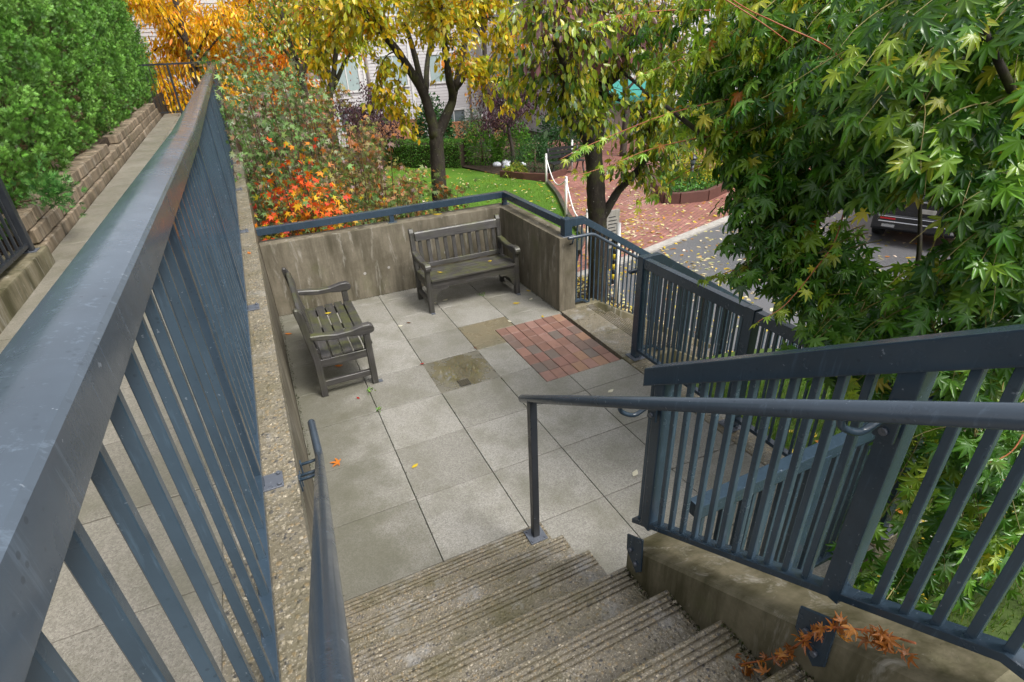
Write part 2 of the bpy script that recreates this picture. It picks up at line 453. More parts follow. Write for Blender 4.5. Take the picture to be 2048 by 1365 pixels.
def rail_path(pts, w, h, bev=0.004, arch=0.0):
    """rectangular rail along 3D points (point = centre of top face); plumb cross-sections, mitred turns"""
    pts = [Vector(p) for p in pts]
    bm = bmesh.new(); rings = []
    for i, p in enumerate(pts):
        ds = []
        if i > 0: ds.append((p - pts[i - 1]))
        if i < len(pts) - 1: ds.append((pts[i + 1] - p))
        hd = [Vector((d.x, d.y, 0)).normalized() for d in ds]
        t = sum(hd, Vector()).normalized()
        s = Vector((t.y, -t.x, 0))
        k = 1.0 / max(0.3, s.dot(Vector((hd[0].y, -hd[0].x, 0))))
        sv = s * (w / 2 * k)
        sec = [(-1, 0), (1, 0), (1, -h), (-1, -h)]
        if arch: sec = [(-1, -arch * 1.6), (-0.82, -arch * 0.7), (-0.4, -arch * 0.12), (0.1, 0), (0.55, -arch * 0.25), (0.9, -arch * 0.6), (1, -arch), (1, -h), (-1, -h)]
        rings.append([bm.verts.new(p + sv * a + Vector((0, 0, b))) for a, b in sec])
    n = len(rings[0])
    for a, b in zip(rings, rings[1:]):
        for i in range(n): bm.faces.new([a[i], a[(i + 1) % n], b[(i + 1) % n], b[i]])
    bm.faces.new(rings[0]); bm.faces.new(rings[-1])
    if bev:
        bmesh.ops.recalc_face_normals(bm, faces=bm.faces)
        bevel(bm, bev, 2, 25 if not arch else 50)
    me = frombm(bm)
    if arch:
        me.polygons.foreach_set('use_smooth', [True] * len(me.polygons)); me.set_sharp_from_angle(angle=R(28))
    return me

def tube(bm, pts, radii, seg=8, cap=True):
    pts = [Vector(p) for p in pts]
    rings = []
    up = Vector((0.31, 0.17, 0.93)).normalized()
    prev = None
    for i, p in enumerate(pts):
        d = (pts[min(i + 1, len(pts) - 1)] - pts[max(i - 1, 0)])
        d = d.normalized() if d.length > 1e-9 else Vector((0, 0, 1))
        if prev is None:
            a = d.cross(up)
            if a.length < 0.05: a = d.cross(Vector((1, 0, 0)))
            a.normalize()
        else:
            a = (prev - d * prev.dot(d))
            a = a.normalized() if a.length > 1e-6 else d.orthogonal().normalized()
        prev = a
        b = d.cross(a)
        r = radii[i] if isinstance(radii, (list, tuple)) else radii
        rings.append([bm.verts.new(p + (a * math.cos(2 * math.pi * k / seg) + b * math.sin(2 * math.pi * k / seg)) * r) for k in range(seg)])
    for r0, r1 in zip(rings, rings[1:]):
        for k in range(seg):
            f = bm.faces.new([r0[k], r0[(k + 1) % seg], r1[(k + 1) % seg], r1[k]]); f.smooth = True
    if cap:
        bm.faces.new(rings[0]); bm.faces.new(rings[-1])

def tube_me(pts, radii, seg=12):
    bm = bmesh.new(); tube(bm, pts, radii, seg); return frombm(bm)

def smooth_path(pts, n=6):
    """Catmull-Rom"""
    P = [np.array(p, float) for p in pts]
    P = [2 * P[0] - P[1]] + P + [2 * P[-1] - P[-2]]
    out = []
    for i in range(1, len(P) - 2):
        for k in range(n):
            t = k / n
            out.append(0.5 * (2 * P[i] + (P[i + 1] - P[i - 1]) * t + (2 * P[i - 1] - 5 * P[i] + 4 * P[i + 1] - P[i + 2]) * t * t + (3 * P[i] - P[i - 1] - 3 * P[i + 1] + P[i + 2]) * t ** 3))
    out.append(P[-2])
    return out

# ---- leaf clouds
def norm(v): return v / np.maximum(np.linalg.norm(v, axis=-1, keepdims=True), 1e-9)

def maple_template(lobes=7, fine=True, droop=0.3, seed=None, roll=0.0):
    ang = {7: [-122, -80, -39, 0, 39, 80, 122], 5: [-100, -48, 0, 48, 100]}[lobes]
    ln = {7: [0.42, 0.74, 0.93, 1.0, 0.93, 0.74, 0.42], 5: [0.55, 0.88, 1.0, 0.88, 0.55]}[lobes]
    rg = random.Random(seed) if seed is not None else None
    if rg: ang = [a + rg.uniform(-7, 7) for a in ang]; ln = [l * rg.uniform(0.86, 1.1) for l in ln]
    out = []
    def pt(a, r, z=0.0, dr=0.0):
        x = r * math.sin(R(a))
        return (x, r * math.cos(R(a)), z - (droop + dr) * r * r + roll * x * abs(x))
    V = [(0, 0.0, 0.0)]
    for i, (a, l) in enumerate(zip(ang, ln)):
        dr = rg.uniform(-0.14, 0.16) if rg else 0.0
        if fine: out += [pt(a - 14, l * 0.56, 0.035, dr), pt(a - 6.5, l * 0.80, 0.0, dr), pt(a, l, -0.05, dr), pt(a + 6.5, l * 0.80, 0.0, dr), pt(a + 14, l * 0.56, 0.035, dr)]
        else: out += [pt(a, l, 0)]
        if i < len(ang) - 1:
            am = (a + ang[i + 1]) / 2; lm = (l + ln[i + 1]) / 2
            out.append(pt(am, lm * 0.40, -0.02))
    V = V + [pt(180, 0.03)] + out
    F = [(0, i, i + 1) for i in range(1, len(V) - 1)] + [(0, len(V) - 1, 1)]
    return np.array(V, float), np.array(F, int)

def ovate_template(w=0.24, droop=0.12, fold=0.04):
    V = [(0, 0, 0), (-w * 0.75, 0.28, fold), (-w, 0.52, fold - droop * 0.3), (-w * 0.55, 0.8, -droop * 0.5), (0, 1, -droop),
         (w * 0.55, 0.8, -droop * 0.5), (w, 0.52, fold - droop * 0.3), (w * 0.75, 0.28, fold), (0, 0.5, -droop * 0.3)]
    F = [(8, i, i + 1) for i in range(7)] + [(8, 7, 0)]
    return np.array(V, float), np.array(F, int)

def spray_template():
    V = []; F = []
    def lf(a, l, w, y0):
        i = len(V); s, c = math.sin(R(a)), math.cos(R(a))
        for (x, y, z) in ((-w, 0.0, 0), (w, 0.0, 0), (w * 0.9, l * 0.6, -0.03), (0, l, -0.08), (-w * 0.9, l * 0.6, -0.03)):
            V.append((x * c + y * s, y0 + y * c - x * s, z))
        F.extend([(i, i + 1, i + 2), (i, i + 2, i + 4), (i + 4, i + 2, i + 3)])
    lf(0, 0.75, 0.06, 0.25); lf(42, 0.6, 0.055, 0.12); lf(-42, 0.6, 0.055, 0.12); lf(30, 0.5, 0.05, 0.4); lf(-30, 0.5, 0.05, 0.4)
    return np.array(V, float), np.array(F, int)

def star_template():
    return maple_template(5, False, 0.25)

def leaf_mesh(P, D, N, S, tmpl, cols, wob=0.0):
    V, F = tmpl
    P = np.asarray(P, float); n = len(P)
    D = norm(np.asarray(D, float)); N = np.asarray(N, float)
    N = norm(N - D * np.sum(N * D, 1, keepdims=True) + 1e-6)
    Sx = np.cross(D, N)
    S = np.asarray(S, float).reshape(n, 1, 1)
    W = P[:, None] + S * (V[None, :, 0:1] * Sx[:, None] + V[None, :, 1:2] * D[:, None] + V[None, :, 2:3] * N[:, None])
    k = len(V)
    verts = W.reshape(-1, 3)
    faces = (F[None] + (np.arange(n) * k)[:, None, None]).reshape(-1, 3)
    me = bpy.data.meshes.new('leaves')
    me.vertices.add(len(verts)); me.vertices.foreach_set('co', verts.astype(np.float32).ravel())
    nf = len(faces)
    me.loops.add(nf * 3); me.loops.foreach_set('vertex_index', faces.astype(np.int32).ravel())
    me.polygons.add(nf)
    me.polygons.foreach_set('loop_start', np.arange(0, nf * 3, 3, dtype=np.int32))
    me.update(calc_edges=True)
    a = me.color_attributes.new('Col', 'FLOAT_COLOR', 'POINT')
    c = np.ones((n, k, 4), np.float32); c[..., :3] = np.asarray(cols, float)[:, None]
    a.data.foreach_set('color', c.ravel())
    return me

def pick_cols(n, pal, jit=0.2):
    """pal: list of (weight, (r,g,b))"""
    w = np.array([p[0] for p in pal], float); w /= w.sum()
    c = np.array([p[1] for p in pal])[RNG.choice(len(pal), n, p=w)]
    return np.clip(c * (1 + RNG.uniform(-jit, jit, (n, 1))) * (1 + RNG.uniform(-jit / 2, jit / 2, (n, 3))), 0.002, 1)

def rv(n, s=1.0): return RNG.normal(0, s, (n, 3))
# ------------------------------------------------------------------ setting: ground, walkway, walls, patio
GZ = -1.2
def z0(y): return 1.10 + 0.022 * max(0.0, y)

def sheet(name, pts, mat, z=None):
    bm = bmesh.new()
    bm.faces.new([bm.verts.new((p[0], p[1], p[2] if len(p) > 2 else z)) for p in pts])
    bmesh.ops.triangulate(bm, faces=bm.faces)
    for f in bm.faces:
        f.normal_update()
        if f.normal.z < 0: f.normal_flip()
    me = bpy.data.meshes.new(name); bm.to_mesh(me); bm.free()
    o = obj(name, me, mat); o['kind'] = 'structure'
    return o

sheet('ground', [(-220, -220), (260, -220), (260, 260), (-220, 260)], MT['soil'], -1.34)

# the grass bank right of the patio, falling to the street
def bank_z(x, y):
    t = min(1, max(0, (x - 2.5) / 4.5)); t = t * t * (3 - 2 * t)
    return -0.16 * (1 - t) - 1.22 * t + 0.03 * math.sin(x * 2.1 + y * 1.3)
bm = bmesh.new(); nx, ny = 40, 40
gx = lambda i: 0.28 + 7.06 * i / nx
gy = lambda j: -11.0 + 10.55 * j / ny
gv = [[bm.verts.new((gx(i), gy(j), bank_z(gx(i), gy(j)))) for j in range(ny + 1)] for i in range(nx + 1)]
for i in range(nx):
    for j in range(ny):
        f = bm.faces.new([gv[i][j], gv[i + 1][j], gv[i + 1][j + 1], gv[i][j + 1]]); f.smooth = True
o = obj('grass_bank', frombm(bm), MT['moss']); o['kind'] = 'structure'

LAWN = [(-1.2, 2.95), (2.3, 2.95), (4.2, 4.6), (5.55, 6.4), (6.25, 8.3), (7.1, 10.3), (7.75, 12.2), (7.3, 13.2), (6.9, 14.4), (6.5, 15.6), (6.2, 16.6), (4.5, 18.6), (2.5, 20.5), (-1.2, 21)]
sheet('lawn', LAWN, MT['grass'], GZ)
sheet('brick_plaza', [(4.25, 4.55), (5.6, 4.82), (8.5, 5.62), (13, 6.9), (22, 9.2), (22, 20), (9, 20), (8.2, 13.4), (7.8, 12.2), (7.15, 10.3), (6.3, 8.3), (5.6, 6.4)], MT['plaza'], GZ + 0.004)
sheet('asphalt_road', [(4.2, 4.35), (5.6, 4.6), (8.55, 5.4), (13, 6.65), (45, 15), (60, -25), (7.0, -25), (7.0, -0.6), (4.2, -0.4)], MT['asphalt'], GZ - 0.03)
bm = bmesh.new()
K = [(4.2, 4.35), (5.6, 4.6), (8.55, 5.4), (13, 6.65), (30, 11.1)]
K2 = [(4.25, 4.55), (5.6, 4.82), (8.5, 5.62), (13, 6.88), (30, 11.35)]
va = [bm.verts.new((x, y, GZ + 0.012)) for x, y in K]; vb = [bm.verts.new((x, y, GZ + 0.012)) for x, y in K2]
vc = [bm.verts.new((x, y, GZ - 0.06)) for x, y in K]
for i in range(len(K) - 1):
    bm.faces.new([va[i], va[i + 1], vb[i + 1], vb[i]]); bm.faces.new([vc[i], vc[i + 1], va[i + 1], va[i]])
o = obj('kerb', frombm(bm), MT['kerb']); o['kind'] = 'structure'
sheet('lower_path', [(4.2, -0.4), (4.25, 4.55), (2.3, 2.93), (3.2, 1.2)], MT['soil'], GZ + 0.002)

# walkway behind the long fence
bm = bmesh.new()
def strip(xa, xb, ys, zf, zb):
    for ya, yb in zip(ys, ys[1:]):
        lo = [(xa, ya), (xb, ya), (xb, yb), (xa, yb)]
        t = [bm.verts.new((x, y, zf(y))) for x, y in lo]; b = [bm.verts.new((x, y, zb)) for x, y in lo]
        bm.faces.new(t); bm.faces.new(b)
        for i in range(4): bm.faces.new([t[i], t[(i + 1) % 4], b[(i + 1) % 4], b[i]])
strip(-3.26, -1.60, [-9, 0, 17.2], lambda y: z0(y) - 0.055, -1.3)
wk = obj('walkway', frombm(bm), MT['soil']); wk['kind'] = 'structure'
bm = bmesh.new(); strip(-14, -3.46, [2.47, 17.2, 30], lambda y: z0(y) - 0.02 + 0.42, -1.3)
strip(-14, -3.465, [-9, 2.47], lambda y: 1.27, -1.3)
o = obj('hedge_bed', frombm(bm), MT['soil']); o['kind'] = 'structure'
pm = {}
for (xa, xb) in ((-3.24, -2.815), (-2.81, -2.205), (-2.20, -1.594)):
    pm[xa] = box((-(xb - xa) / 2, -0.3015, -0.05), ((xb - xa) / 2, 0.3015, 0.0), 0.002)
    j = 0; y = -7.0
    while y < 16.8:
        p = obj('paver', pm[xa], MT['walk'], wk, ((xa + xb) / 2, y, z0(y) + random.uniform(-0.003, 0.001)))
        p.rotation_euler = (math.atan(0.022) if y > 0 else 0, 0, 0)
        y += 0.61

# long retaining wall with its pebbled top
w = thing('retaining_wall', (-1.43, 0, -1.3), 'tall concrete retaining wall with pebbled top under the long blue fence', 'wall')
bm = bmesh.new(); strip(-1.585, -1.272, [-9, 0, 17.2], lambda y: z0(y) - 0.03, -1.33)
obj('wall_body', frombm(bm), MT['concrete'], w)
bm = bmesh.new(); strip(-1.588, -1.269, [-9, 0, 17.2], lambda y: z0(y) + 0.02, 0.99)
obj('pebbled_cap', frombm(bm), MT['pebble'], w)

# patio
bm = bmesh.new(); box_bm(bm, (-1.272, -3.0, -0.9), (1.87, 2.66, -0.045))
patio = obj('patio', frombm(bm), MT['soil']); patio['kind'] = 'structure'
BX0, BX1, BY0, BY1 = 0.972, 1.832, -0.305, 0.945
xs = [-1.272, -0.61, 0.0, 0.61, 1.22, 1.862]
ysr = [-2.985, -2.44, -1.83, -1.22, -0.61, 0.0, 0.61, 1.22, 1.83, 2.44, 2.66]
g = 0.003
for i in range(5):
    for j in range(len(ysr) - 1):
        x0, x1, y0, y1 = xs[i] + g, xs[i + 1] - g, ysr[j] + g, ysr[j + 1] - g
        if y1 < -1.97 and x1 < 0.05: continue
        if j == 1 and i < 2: continue
        poly = [(x0, y0), (x1, y0), (x1, y1), (x0, y1)]
        ix0, ix1, iy0, iy1 = max(x0, BX0 - g), min(x1, BX1 + g), max(y0, BY0 - g), min(y1, BY1 + g)
        if ix0 < ix1 and iy0 < iy1:
            if ix0 > x0 and iy0 <= y0 and iy1 >= y1: poly = [(x0, y0), (ix0, y0), (ix0, y1), (x0, y1)]
            elif ix0 > x0 and iy0 > y0: poly = [(x0, y0), (x1, y0), (x1, iy0), (ix0, iy0), (ix0, y1), (x0, y1)]
            elif ix0 > x0: poly = [(x0, y0), (ix0, y0), (ix0, iy1), (x1, iy1), (x1, y1), (x0, y1)]
            elif iy0 > y0: poly = [(x0, y0), (x1, y0), (x1, iy0), (x0, iy0)]
            elif iy1 < y1: poly = [(x0, iy1), (x1, iy1), (x1, y1), (x0, y1)]
            else: continue
        dz = random.uniform(-0.003, 0.0)
        if i == 2 and j == 5: dz = -0.008
        obj('paver', prism(poly, -0.05, dz, 0.002), MT['paver_wet' if (i, j) in ((3, 6), (2, 5)) else 'paver'], patio)
bw, bh = (BX1 - BX0) / 7, (BY1 - BY0) / 7
bme = box((-bw / 2 + 0.0025, -bh / 2 + 0.0025, -0.045), (bw / 2 - 0.0025, bh / 2 - 0.0025, 0.0), 0.004)
for i in range(7):
    for j in range(7):
        b = obj('brick', bme, MT['brick'], patio, (BX0 + bw * (i + 0.5), BY0 + bh * (j + 0.5), random.uniform(-0.003, 0.002)))
        b.rotation_euler = (0, 0, R(random.uniform(-0.5, 0.5)))
kb = obj('edging', prism([(1.868, -2.985), (2.13, -2.985), (2.13, -0.43), (1.868, -0.43)], -0.9, 0.004, 0.006), MT['pebble'], patio)
bm = bmesh.new(); bm.faces.new([bm.verts.new(p) for p in ((-0.06, -0.06, -0.0035), (0.64, -0.06, -0.0035), (0.64, 0.7, -0.0035), (-0.06, 0.7, -0.0035))])
me = frombm(bm)
o = obj('puddle', me, MT['water']); o['kind'] = 'stuff'; o['label'] = 'shallow rain puddle on the paver around the floor drain'
# drain
dr = thing('floor_drain', (0.255, 0.075, -0.01), 'small square metal floor drain set in the wet paver', 'drain')
dm = bmesh.new(); box_bm(dm, (0.20, 0.02, -0.012), (0.31, 0.13, -0.0015))
obj('frame', frombm(dm), MT['dark'], dr)
for k in range(5):
    for q in range(2):
        bm = bmesh.new()
        if q == 0: box_bm(bm, (0.206 + k * 0.0215, 0.026, -0.0015), (0.217 + k * 0.0215, 0.124, 0.002))
        else: box_bm(bm, (0.206, 0.026 + k * 0.0215, -0.0015), (0.304, 0.037 + k * 0.0215, 0.0012))
        obj('grate_bar', frombm(bm), MT['drain'], dr)

# patio wall (L-shaped)
w = thing('patio_wall', (1.9, 2.7, -1.3), 'low stained concrete wall round the far corner of the patio', 'wall')
bm = bmesh.new()
poly = [(-1.268, 2.66), (1.858, 2.66), (1.858, 1.0), (2.082, 1.0), (2.082, 2.885), (-1.268, 2.885)]
a = [bm.verts.new((x, y, -1.33)) for x, y in poly]; b = [bm.verts.new((x, y, 0.92)) for x, y in poly]
bm.faces.new(a); bm.faces.new(b)
for i in range(6): bm.faces.new([a[i], a[(i + 1) % 6], b[(i + 1) % 6], b[i]])
bmesh.ops.recalc_face_normals(bm, faces=bm.faces); bevel(bm, 0.008, 2)
obj('wall_body', frombm(bm), MT['concrete'], w)
for (x, y, z) in ((0.2, 2.659, 0.36), (-0.12, 2.659, 0.34), (1.0, 2.659, 0.42)):
    bm = bmesh.new(); tube(bm, [(x, y + 0.01, z), (x, y - 0.004, z)], [0.022, 0.017], 12)
    obj('tie_plug', frombm(bm), MT['kerb'], w)

# ------------------------------------------------------------------ stairs
def step_profile(z, depth, drop=0.185):
    """(d, z): d = distance back from the nose"""
    p = [(0.0, z - drop), (0.0, z - 0.006), (0.006, z)]
    d = 0.020
    for _ in range(4):
        p += [(d, z), (d + 0.002, z - 0.010), (d + 0.009, z - 0.010), (d + 0.011, z)]
        d += 0.025
    return p + [(depth, z), (depth, z - drop)]

st = thing('stairs', (-0.62, -2.9, 0), 'washed aggregate concrete stairs with grooved noses leading down to the patio', 'stairs')
for k in range(8):
    ny_, zz = -1.965 - 0.2775 * k, 0.165 * (k + 1)
    prof = [(ny_ - d, z) for d, z in step_profile(zz, 0.33 if k < 7 else 4.5)]
    obj('step', extrude_profile(prof, 'x', -1.27, 0.022 if k < 3 else 0.06), MT['step'], st)
bm = bmesh.new(); 
prof = [(-2.795, -0.2), (-2.795, 0.80), (-3.99, 1.545), (-8, 1.545), (-8, -0.2)]
cb = thing('stair_kerb', (0.15, -3.5, 0), 'mossy sloping concrete kerb carrying the fence beside the upper stairs', 'kerb')
obj('kerb_body', extrude_profile(prof, 'x', 0.045, 0.265, 0.012), MT['curb'], cb)
bm.free()

st2 = thing('stairs', (3.2, 0.35, -1.2), 'concrete stairs descending from the brick insert towards the driveway', 'stairs')
for k in range(8):
    nx_, zz = 2.33 + 0.28 * k, -0.165 * k
    back = 0.455 if k == 0 else 0.33
    prof = [(nx_ - d, z) for d, z in step_profile(zz + 0.003 * (k == 0), back)]
    obj('step', extrude_profile(prof, 'y', -0.285, 0.99), MT['step'], st2)
for (ya, yb, nm) in ((0.985, 1.13, 'far'), (-0.425, -0.28, 'near')):
    prof = [(2.09 if ya > 0 else 1.872, -1.3), (2.09 if ya > 0 else 1.872, 0.006), (2.42, 0.006), (4.6, -1.26), (4.6, -1.33)]
    obj('side_kerb', extrude_profile(prof, 'y', ya, yb, 0.006), MT['curb'], st2)

# ------------------------------------------------------------------ fences and railings
def interp(path, s_axis, v):
    for a, b in zip(path, path[1:]):
        lo, hi = sorted((a[s_axis], b[s_axis]))
        if lo - 1e-6 <= v <= hi + 1e-6:
            t = (v - a[s_axis]) / (b[s_axis] - a[s_axis]) if abs(b[s_axis] - a[s_axis]) > 1e-9 else 0
            return [a[i] + (b[i] - a[i]) * t for i in range(3)]
    return None

def fence(label, path, axis, H, spacing, bar, rail, brail, posts, post, mats=('rail', 'bar', 'rail'), bar_off=(0, 0), start=0.06, arch=0.0, name='metal_fence', skip=0.05, post_drop=0.0, base=None, top_mat=None, post_over=0.0):
    """path: top centre line; axis 0/1 the run axis; H: drop from the rail top to the underside of the bottom rail"""
    rw, rh = rail; bw_, bh_ = brail; off = Vector((bar_off[0], bar_off[1], 0))
    p0 = path[0]
    t = thing(name, (p0[0], p0[1], p0[2] - H - post_drop), label, 'fence')
    obj('top_rail', rail_path(path, rw, rh, 0.005, arch), MT[top_mat or mats[0]], t)
    bp = [tuple(Vector(p) + off + Vector((0, 0, -H + bh_))) for p in path]
    obj('bottom_rail', rail_path(bp, bw_, bh_, 0.003), MT[mats[2]], t)
    bl = H - rh - bh_ * 0.6 + 0.004
    bmh = box((-bar / 2, -bar / 2, 0), (bar / 2, bar / 2, bl), bar * 0.1)
    lo, hi = sorted((path[0][axis], path[-1][axis]))
    v = lo + start
    while v < hi - 0.02:
        if all(abs(v - pv) > skip for pv in posts):
            p = interp(path, axis, v)
            obj('baluster', bmh, MT[mats[1]], t, (p[0] + off.x, p[1] + off.y, p[2] - H + bh_ * 0.6))
        v += spacing
    for pv in posts:
        p = interp(path, axis, pv)
        q = obj('post', box((p[0] + off.x - post[0] / 2, p[1] + off.y - post[1] / 2, p[2] - H - post_drop), (p[0] + off.x + post[0] / 2, p[1] + off.y + post[1] / 2, p[2] - rh * 0.6 + post_over), 0.005, 2), MT[mats[0]], t)
        if base:
            bx_, by_, bo = base
            zz = p[2] - H - post_drop
            pl = obj('base_plate', box((p[0] + off.x + bo - bx_ / 2, p[1] + off.y - by_ / 2, zz - 0.001), (p[0] + off.x + bo + bx_ / 2, p[1] + off.y + by_ / 2, zz + 0.009), 0.002), MT['zinc'], q)
            for sgn in (-1, 1):
                c = Vector((p[0] + off.x + bo * 1.5, p[1] + off.y + sgn * by_ * 0.36, zz + 0.008))
                obj('bolt', tube_me([c, c + Vector((0, 0, 0.012))], 0.010, 6), MT['zinc'], q)
    return t

# long fence along the walkway
fx = -1.46
lp = [(fx, -7.0, 2.50), (fx, 0.0, 2.50), (fx, 16.2, z0(16.2) + 1.40)]
fence('long slate-blue metal fence on the pebbled wall top beside the raised walkway', lp, 1, 1.335, 2.2 / 13, 0.027, (0.14, 0.105), (0.045, 0.035),
      [-1.96 + 2.2 * k for k in range(-2, 9)], (0.04, 0.05), bar_off=(0.03, 0), start=0.12, arch=0.02, post_drop=0.045, base=(0.09, 0.11, 0.055), top_mat='rail_worn_sheen', skip=0.06)
# cross fence at its far end
fence('black metal fence across the far end of the walkway', [(-3.9, 16.3, z0(16.3) + 1.42), (-1.5, 16.3, z0(16.3) + 1.42)], 0, 1.33, 0.13, 0.02, (0.05, 0.05), (0.04, 0.03),
      [-3.8, -2.7, -1.6], (0.06, 0.06), mats=('blackbar', 'blackbar', 'blackbar'), post_drop=0.08)
# black fence on the mossy footing
fence('black metal fence on the mossy footing beside the cedar hedge', [(-3.24, 2.36, 2.62), (-3.24, -4.0, 2.62)], 1, 1.24, 0.13, 0.024, (0.05, 0.05), (0.045, 0.035),
      [2.30, 0.4, -1.5, -3.4], (0.075, 0.075), mats=('blackbar', 'blackbar', 'blackbar'), post_drop=0.05, base=(0.13, 0.13, 0.0))
o = thing('footing', (-3.3, -1, 1.1), 'mossy concrete footing under the black fence', 'footing')
obj('footing_body', box((-3.46, -4.5, 0.9), (-3.135, 2.46, 1.33), 0.02, 2), MT['curb'], o)

# fence beside the upper stairs
rf = fence('slate-blue metal fence with close balusters climbing beside the upper stairs', [(0.13, -2.745, 1.725), (0.13, -3.985, 2.494), (0.13, -7.0, 2.494)], 1, 0.855, 0.0635, 0.021, (0.065, 0.085), (0.05, 0.028),
      [-2.835, -3.63, -4.85], (0.054, 0.054), start=0.03, skip=0.055)
for yv, zb in ((-2.835, 0.92), (-3.63, 1.415)):
    prof = [(yv - 0.075, zb + 0.035), (yv + 0.03, zb - 0.03), (yv + 0.025, zb - 0.12), (yv - 0.055, zb - 0.20), (yv - 0.085, zb - 0.16)]
    pl = obj('side_plate', extrude_profile(prof, 'x', 0.034, 0.0435, 0.002), MT['rail'], rf)
    for (dy, dz) in ((-0.01, -0.09), (-0.05, -0.14)):
        c = Vector((0.034, yv + dy, zb + dz))
        obj('bolt', tube_me([c, c + Vector((-0.012, 0, 0))], 0.010, 6), MT['zinc'], pl)

# rails of the patio
br = thing('wall_railing', (0.3, 2.77, 0.92), 'single slate-blue rail standing on the low patio wall', 'railing')
obj('top_rail', rail_path([(-1.262, 2.79, 1.10), (1.985, 2.79, 1.10), (1.985, 1.06, 1.10)], 0.075, 0.085, 0.006), MT['rail'], br)
for (x, y) in ((0.36, 2.79), (1.985, 2.79)):
    pp = obj('post', box((x - 0.03, y - 0.03, 0.918), (x + 0.03, y + 0.03, 1.03), 0.004), MT['rail'], br)
    obj('base_plate', box((x - 0.06, y - 0.055, 0.916), (x + 0.06, y + 0.055, 0.926), 0.002), MT['rail'], pp)
pp = obj('end_post', box((1.935, 0.995 + 0.02, 0.915), (2.035, 1.115, 1.125), 0.006, 2), MT['rail'], br)
obj('base_plate', box((1.91, 0.992 + 0.012, 0.914), (2.06, 1.14, 0.925), 0.002), MT['zinc'], pp)

fence('slate-blue metal fence down the far side of the lower stairs by the tree trunk', [(2.03, 1.06, 1.115), (2.21, 1.06, 1.115), (4.95, 1.06, -0.61)], 0, 1.07, 0.0635, 0.016, (0.065, 0.09), (0.045, 0.03),
      [3.1, 4.3], (0.06, 0.06), start=0.10, skip=0.04)
fence('slate-blue metal fence down the near side of the lower stairs', [(2.03, -0.345, 1.095), (2.18, -0.345, 1.095), (5.2, -0.345, -0.79)], 0, 1.02, 0.0635, 0.016, (0.065, 0.09), (0.045, 0.03),
      [3.2, 4.4], (0.06, 0.06), start=0.12, skip=0.04)
fence('level slate-blue metal fence along the drop edge of the patio', [(2.0, -0.345, 1.085), (2.0, -2.93, 1.085)], 1, 1.0, 0.0635, 0.018, (0.065, 0.09), (0.05, 0.03),
      [-0.345, -1.65, -2.90], (0.085, 0.085), start=0.03, skip=0.06, post_drop=0.075, base=(0.16, 0.16, 0.0), post_over=0.065)
fence('level slate-blue metal fence closing the near end of the patio behind the stair kerb', [(0.285, -2.93, 1.075), (1.95, -2.93, 1.075)], 0, 1.0, 0.0635, 0.024, (0.065, 0.075), (0.05, 0.03),
      [1.1], (0.07, 0.07), start=0.06, skip=0.05, post_drop=0.07)

# pipe handrails
def elbow(pts, r, seg=16): return tube_me(pts, r, seg)
def rounded(pts, rad=0.05, n=5):
    out = [Vector(pts[0])]
    for i in range(1, len(pts) - 1):
        a, p, b = Vector(pts[i - 1]), Vector(pts[i]), Vector(pts[i + 1])
        u, v = (a - p).normalized(), (b - p).normalized()
        s, e = p + u * rad, p + v * rad
        for k in range(n + 1):
            t = k / n; out.append(s * (1 - t) ** 2 + p * 2 * t * (1 - t) + e * t * t)
    return out + [Vector(pts[-1])]

def capped(pts, r):
    a, b = Vector(pts[0]), Vector(pts[1]); d = (a - b).normalized()
    P = [a + d * r * 0.75, a + d * r * 0.55, a + d * 0.2 * r] + [Vector(p) for p in pts]
    return P, [r * 0.45, r * 0.8, r * 0.97] + [r] * len(pts)

h = thing('handrail', (-1.16, -2.5, 0.2), 'blue-grey pipe handrail bracketed to the wall left of the upper stairs', 'handrail')
P, rr = capped(rounded([(-1.16, -1.21, 0.885), (-1.16, -1.57, 0.885), (-1.16, -3.86, 2.345), (-1.16, -4.1, 2.495)], 0.06), 0.0225)
obj('pipe', tube_me(P, rr, 24), MT['rail_gloss'], h)
for yv in (-1.52, -1.80, -1.93):
    zv = 0.885 + max(0, (-1.57 - yv)) * 0.637
    wz = min(zv - 0.05, 1.06)
    bk = obj('bracket', tube_me([(-1.16, yv, zv - 0.02), (-1.175, yv, zv - 0.045), (-1.215, yv, wz), (-1.272, yv, wz)], 0.009, 8), MT['rail'], h)
    obj('flange', box((-1.272, yv - 0.02, wz - 0.06), (-1.262, yv + 0.02, wz + 0.02), 0.002), MT['rail'], bk)

